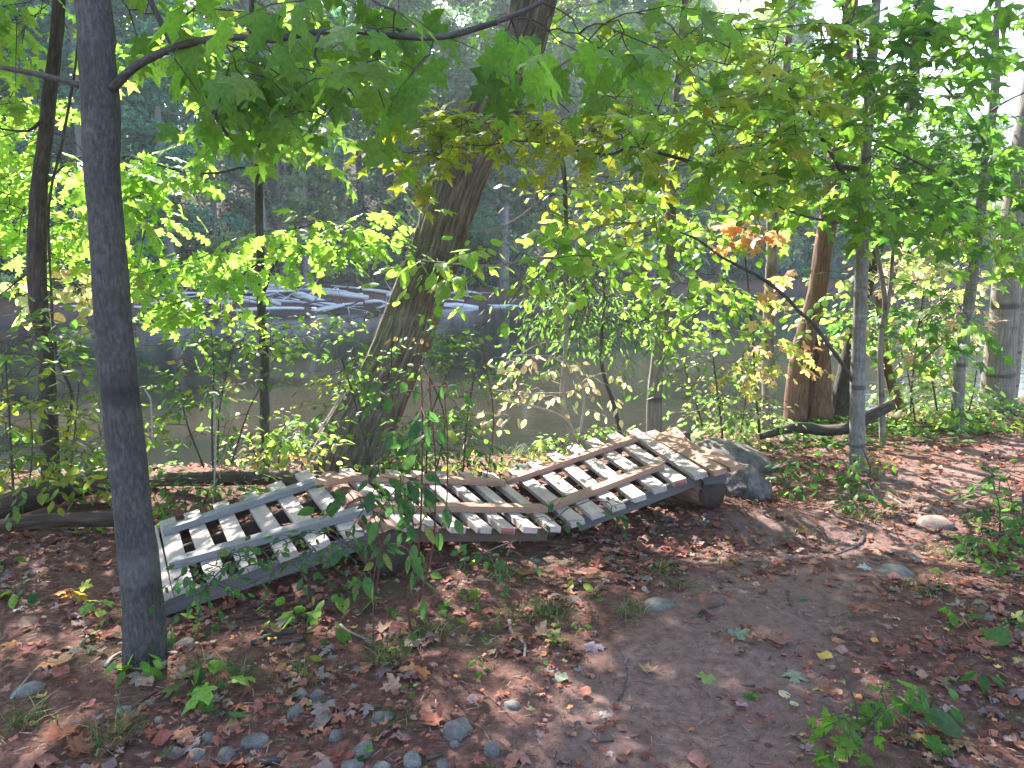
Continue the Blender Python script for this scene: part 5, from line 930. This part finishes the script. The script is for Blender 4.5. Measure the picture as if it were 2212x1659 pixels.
TV = [far_mesh(101, 15, 3.6, 13000, .27, .12), far_mesh(102, 17, 3.3, 13000, .26, .18), far_mesh(103, 13, 3.8, 11000, .27, .08), far_mesh(104, 18, 2.9, 11000, .24, .1, 'cone', 24), far_mesh(105, 11, 3.2, 9000, .25, .06)]
SV = [far_mesh(111, 3.2, 2.0, 3200, .16, .02, limbs=8), far_mesh(112, 2.4, 1.8, 2600, .15, .0, limbs=7), far_mesh(113, 4.5, 2.0, 3200, .17, .05, limbs=9)]
BT = far_mesh(121, 16, 1.2, 260, .2, .75, limbs=7)
def far_place(var, x, y, sc, col, name, label, cat, group, rz, dz=0, tcol=1):
    root = bpy.data.objects.new(name, None); COL.objects.link(root); root.location = (x, y, float(H(x, y))+dz); root.rotation_euler = (0, 0, rz); root.scale = (sc, sc, sc); tag(root, label, cat, group)
    for nm, me in zip(('trunk', 'crown'), var):
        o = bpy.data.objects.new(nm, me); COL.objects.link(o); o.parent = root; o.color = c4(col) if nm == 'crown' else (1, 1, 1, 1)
r = np.random.default_rng(42)
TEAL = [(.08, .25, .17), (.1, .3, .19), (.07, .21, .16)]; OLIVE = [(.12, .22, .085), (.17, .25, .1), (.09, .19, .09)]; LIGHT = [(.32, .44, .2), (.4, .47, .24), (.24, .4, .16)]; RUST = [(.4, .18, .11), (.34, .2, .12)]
for row_, (s0, step) in enumerate(((6.5, 4.2), (10.5, 4.6), (16, 5.6), (23, 6.5), (31, 7.5))):
    x = -46.0
    while x < 92:
        xx = x+r.uniform(-1.5, 1.5); yy = float(np.interp(xx, FX, FY))+s0+r.uniform(-2, 2); u = xx/yy*F+1106
        x += step*(1 if xx < 20 else 1.25)
        if not -250 < u < 2500: continue
        right_ = u > 1750
        if right_ and row_ > 3: continue
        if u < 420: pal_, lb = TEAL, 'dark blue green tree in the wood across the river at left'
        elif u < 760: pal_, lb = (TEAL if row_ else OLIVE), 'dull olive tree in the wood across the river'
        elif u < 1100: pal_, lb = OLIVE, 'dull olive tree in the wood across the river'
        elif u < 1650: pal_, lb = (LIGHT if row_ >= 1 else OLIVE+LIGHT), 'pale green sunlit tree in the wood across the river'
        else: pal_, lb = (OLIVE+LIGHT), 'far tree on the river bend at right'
        v = TV[int(r.integers(0, 5))]
        if u < 420 and r.random() < .5: v = TV[3]
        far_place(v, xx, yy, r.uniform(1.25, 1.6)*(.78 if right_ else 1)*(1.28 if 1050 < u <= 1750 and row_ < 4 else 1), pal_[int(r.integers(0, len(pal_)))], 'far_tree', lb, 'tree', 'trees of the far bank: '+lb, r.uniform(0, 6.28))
x = -44.0
while x < 80:
    xx = x+r.uniform(-.8, .8); yy = float(np.interp(xx, FX, FY))+r.uniform(5.0, 8.5); u = xx/yy*F+1106; x += 1.9 if xx < 15 else 3.2
    if not -200 < u < 2450: continue
    red = 400 < u < 600 and r.random() < .6
    lb = 'reddish brown shrub on the far bank' if red else 'green shrub at the foot of the far wood'
    pal_ = RUST if red else TEAL+OLIVE+OLIVE+LIGHT[:1]
    far_place(SV[int(r.integers(0, 3))], xx, yy, r.uniform(.7, 1.3), pal_[int(r.integers(0, len(pal_)))], 'far_shrub', lb, 'shrub', 'shrubs of the far bank: '+('red' if red else 'green'), r.uniform(0, 6.28), -.1)
for k, (u, s) in enumerate(((585, 6), (615, 7), (628, 6.5), (830, 9), (345, 10), (390, 8), (980, 9), (1270, 8), (1510, 8), (1545, 9), (750, 8), (480, 9), (1730, 9), (1120, 10))):
    d = 45.
    for _ in range(20): xx = (u-1106)/F*d; d = float(np.interp(xx, FX, FY))+s
    far_place(BT, (u-1106)/F*d, d, 1, OLIVE[0], 'bare_trunk_tree', 'tall bare grey trunk against the dark wood across the river', 'tree', 'bare trunks across the river', k)
# a low dark undergrowth mass on the far slope
r = np.random.default_rng(8); n = 52000
x = r.uniform(-46, 85, n); s = 4.6+30*r.random(n)**1.3; y = np.interp(x, FX, FY)+s; O = np.column_stack([x, y, H(x, y)+r.random(n)**1.5*2.0])
lv = leaves('rhomb', O, norm(r.normal(size=(n, 3))), r.normal(size=(n, 3))*.5+[0, -.3, 1], r.uniform(.15, .34, n), pick([((.05, .09, .045), 4), ((.1, .12, .05), 2), ((.16, .1, .06), 1.2)], n, .25, r))
tag(mesh('undergrowth', lv[0], lv[1], M['leafdry'], col=lv[2], smooth=False), 'low mixed undergrowth covering the far river slope', 'undergrowth', kind='stuff')
# ------------------------------------------------------------------ HAZE
HAZE = 0.0008
if HAZE > 0:
    m, nt, out, N = newmat('haze'); v = N('VolumePrincipled', {'Color': (.85, .92, 1, 1), 'Density': HAZE, 'Anisotropy': .2}); nt.links.new(v.outputs[0], out.inputs['Volume'])
    bm = bmesh.new(); bmesh.ops.create_cube(bm, size=1); me = bpy.data.meshes.new('haze'); bm.to_mesh(me); bm.free(); me.materials.append(m)
    o = bpy.data.objects.new('haze', me); link(o); o.scale = (320, 300, 46); o.location = (10, 117, 46/2-4.6); tag(o, 'thin pale morning haze over the river', 'haze', kind='stuff')
# ------------------------------------------------------------------ LIGHT, CAMERA
w = bpy.data.worlds.new('World'); S.world = w; w.use_nodes = True; nt = w.node_tree; nt.nodes.clear()
sky = nt.nodes.new('ShaderNodeTexSky'); sky.sky_type = 'NISHITA'; sky.sun_disc = False; sky.sun_elevation = SUN_EL; sky.sun_rotation = -SUN_AZ; sky.air_density = 1; sky.dust_density = 2; sky.ozone_density = 1
bg = nt.nodes.new('ShaderNodeBackground'); bg.inputs[1].default_value = .15; wo = nt.nodes.new('ShaderNodeOutputWorld')
nt.links.new(sky.outputs[0], bg.inputs[0]); nt.links.new(bg.outputs[0], wo.inputs[0])
sl = bpy.data.lights.new('Sun', 'SUN'); sl.energy = 5.0; sl.angle = R(.6); sl.color = (1, .96, .91); so = bpy.data.objects.new('sun', sl); link(so)
so.rotation_euler = Vector(-SUNV).to_track_quat('-Z', 'Y').to_euler(); so.location = (0, 0, 30)
cam = bpy.data.cameras.new('Camera'); cam.sensor_width = 36; cam.lens = 36*F/2212; cam.clip_end = 900; cam.clip_start = .05
co = bpy.data.objects.new('camera', cam); link(co); co.location = (0, 0, EYE); co.rotation_euler = (R(90)-PITCH, 0, 0); S.camera = co
S.view_settings.view_transform = 'Standard'; S.view_settings.look = 'None'; S.view_settings.exposure = 2.4; S.view_settings.gamma = 1
cy = S.cycles; cy.max_bounces = 8; cy.diffuse_bounces = 4; cy.transmission_bounces = 4; cy.glossy_bounces = 3; cy.caustics_reflective = False; cy.caustics_refractive = False; cy.use_denoising = True; cy.sample_clamp_indirect = 6
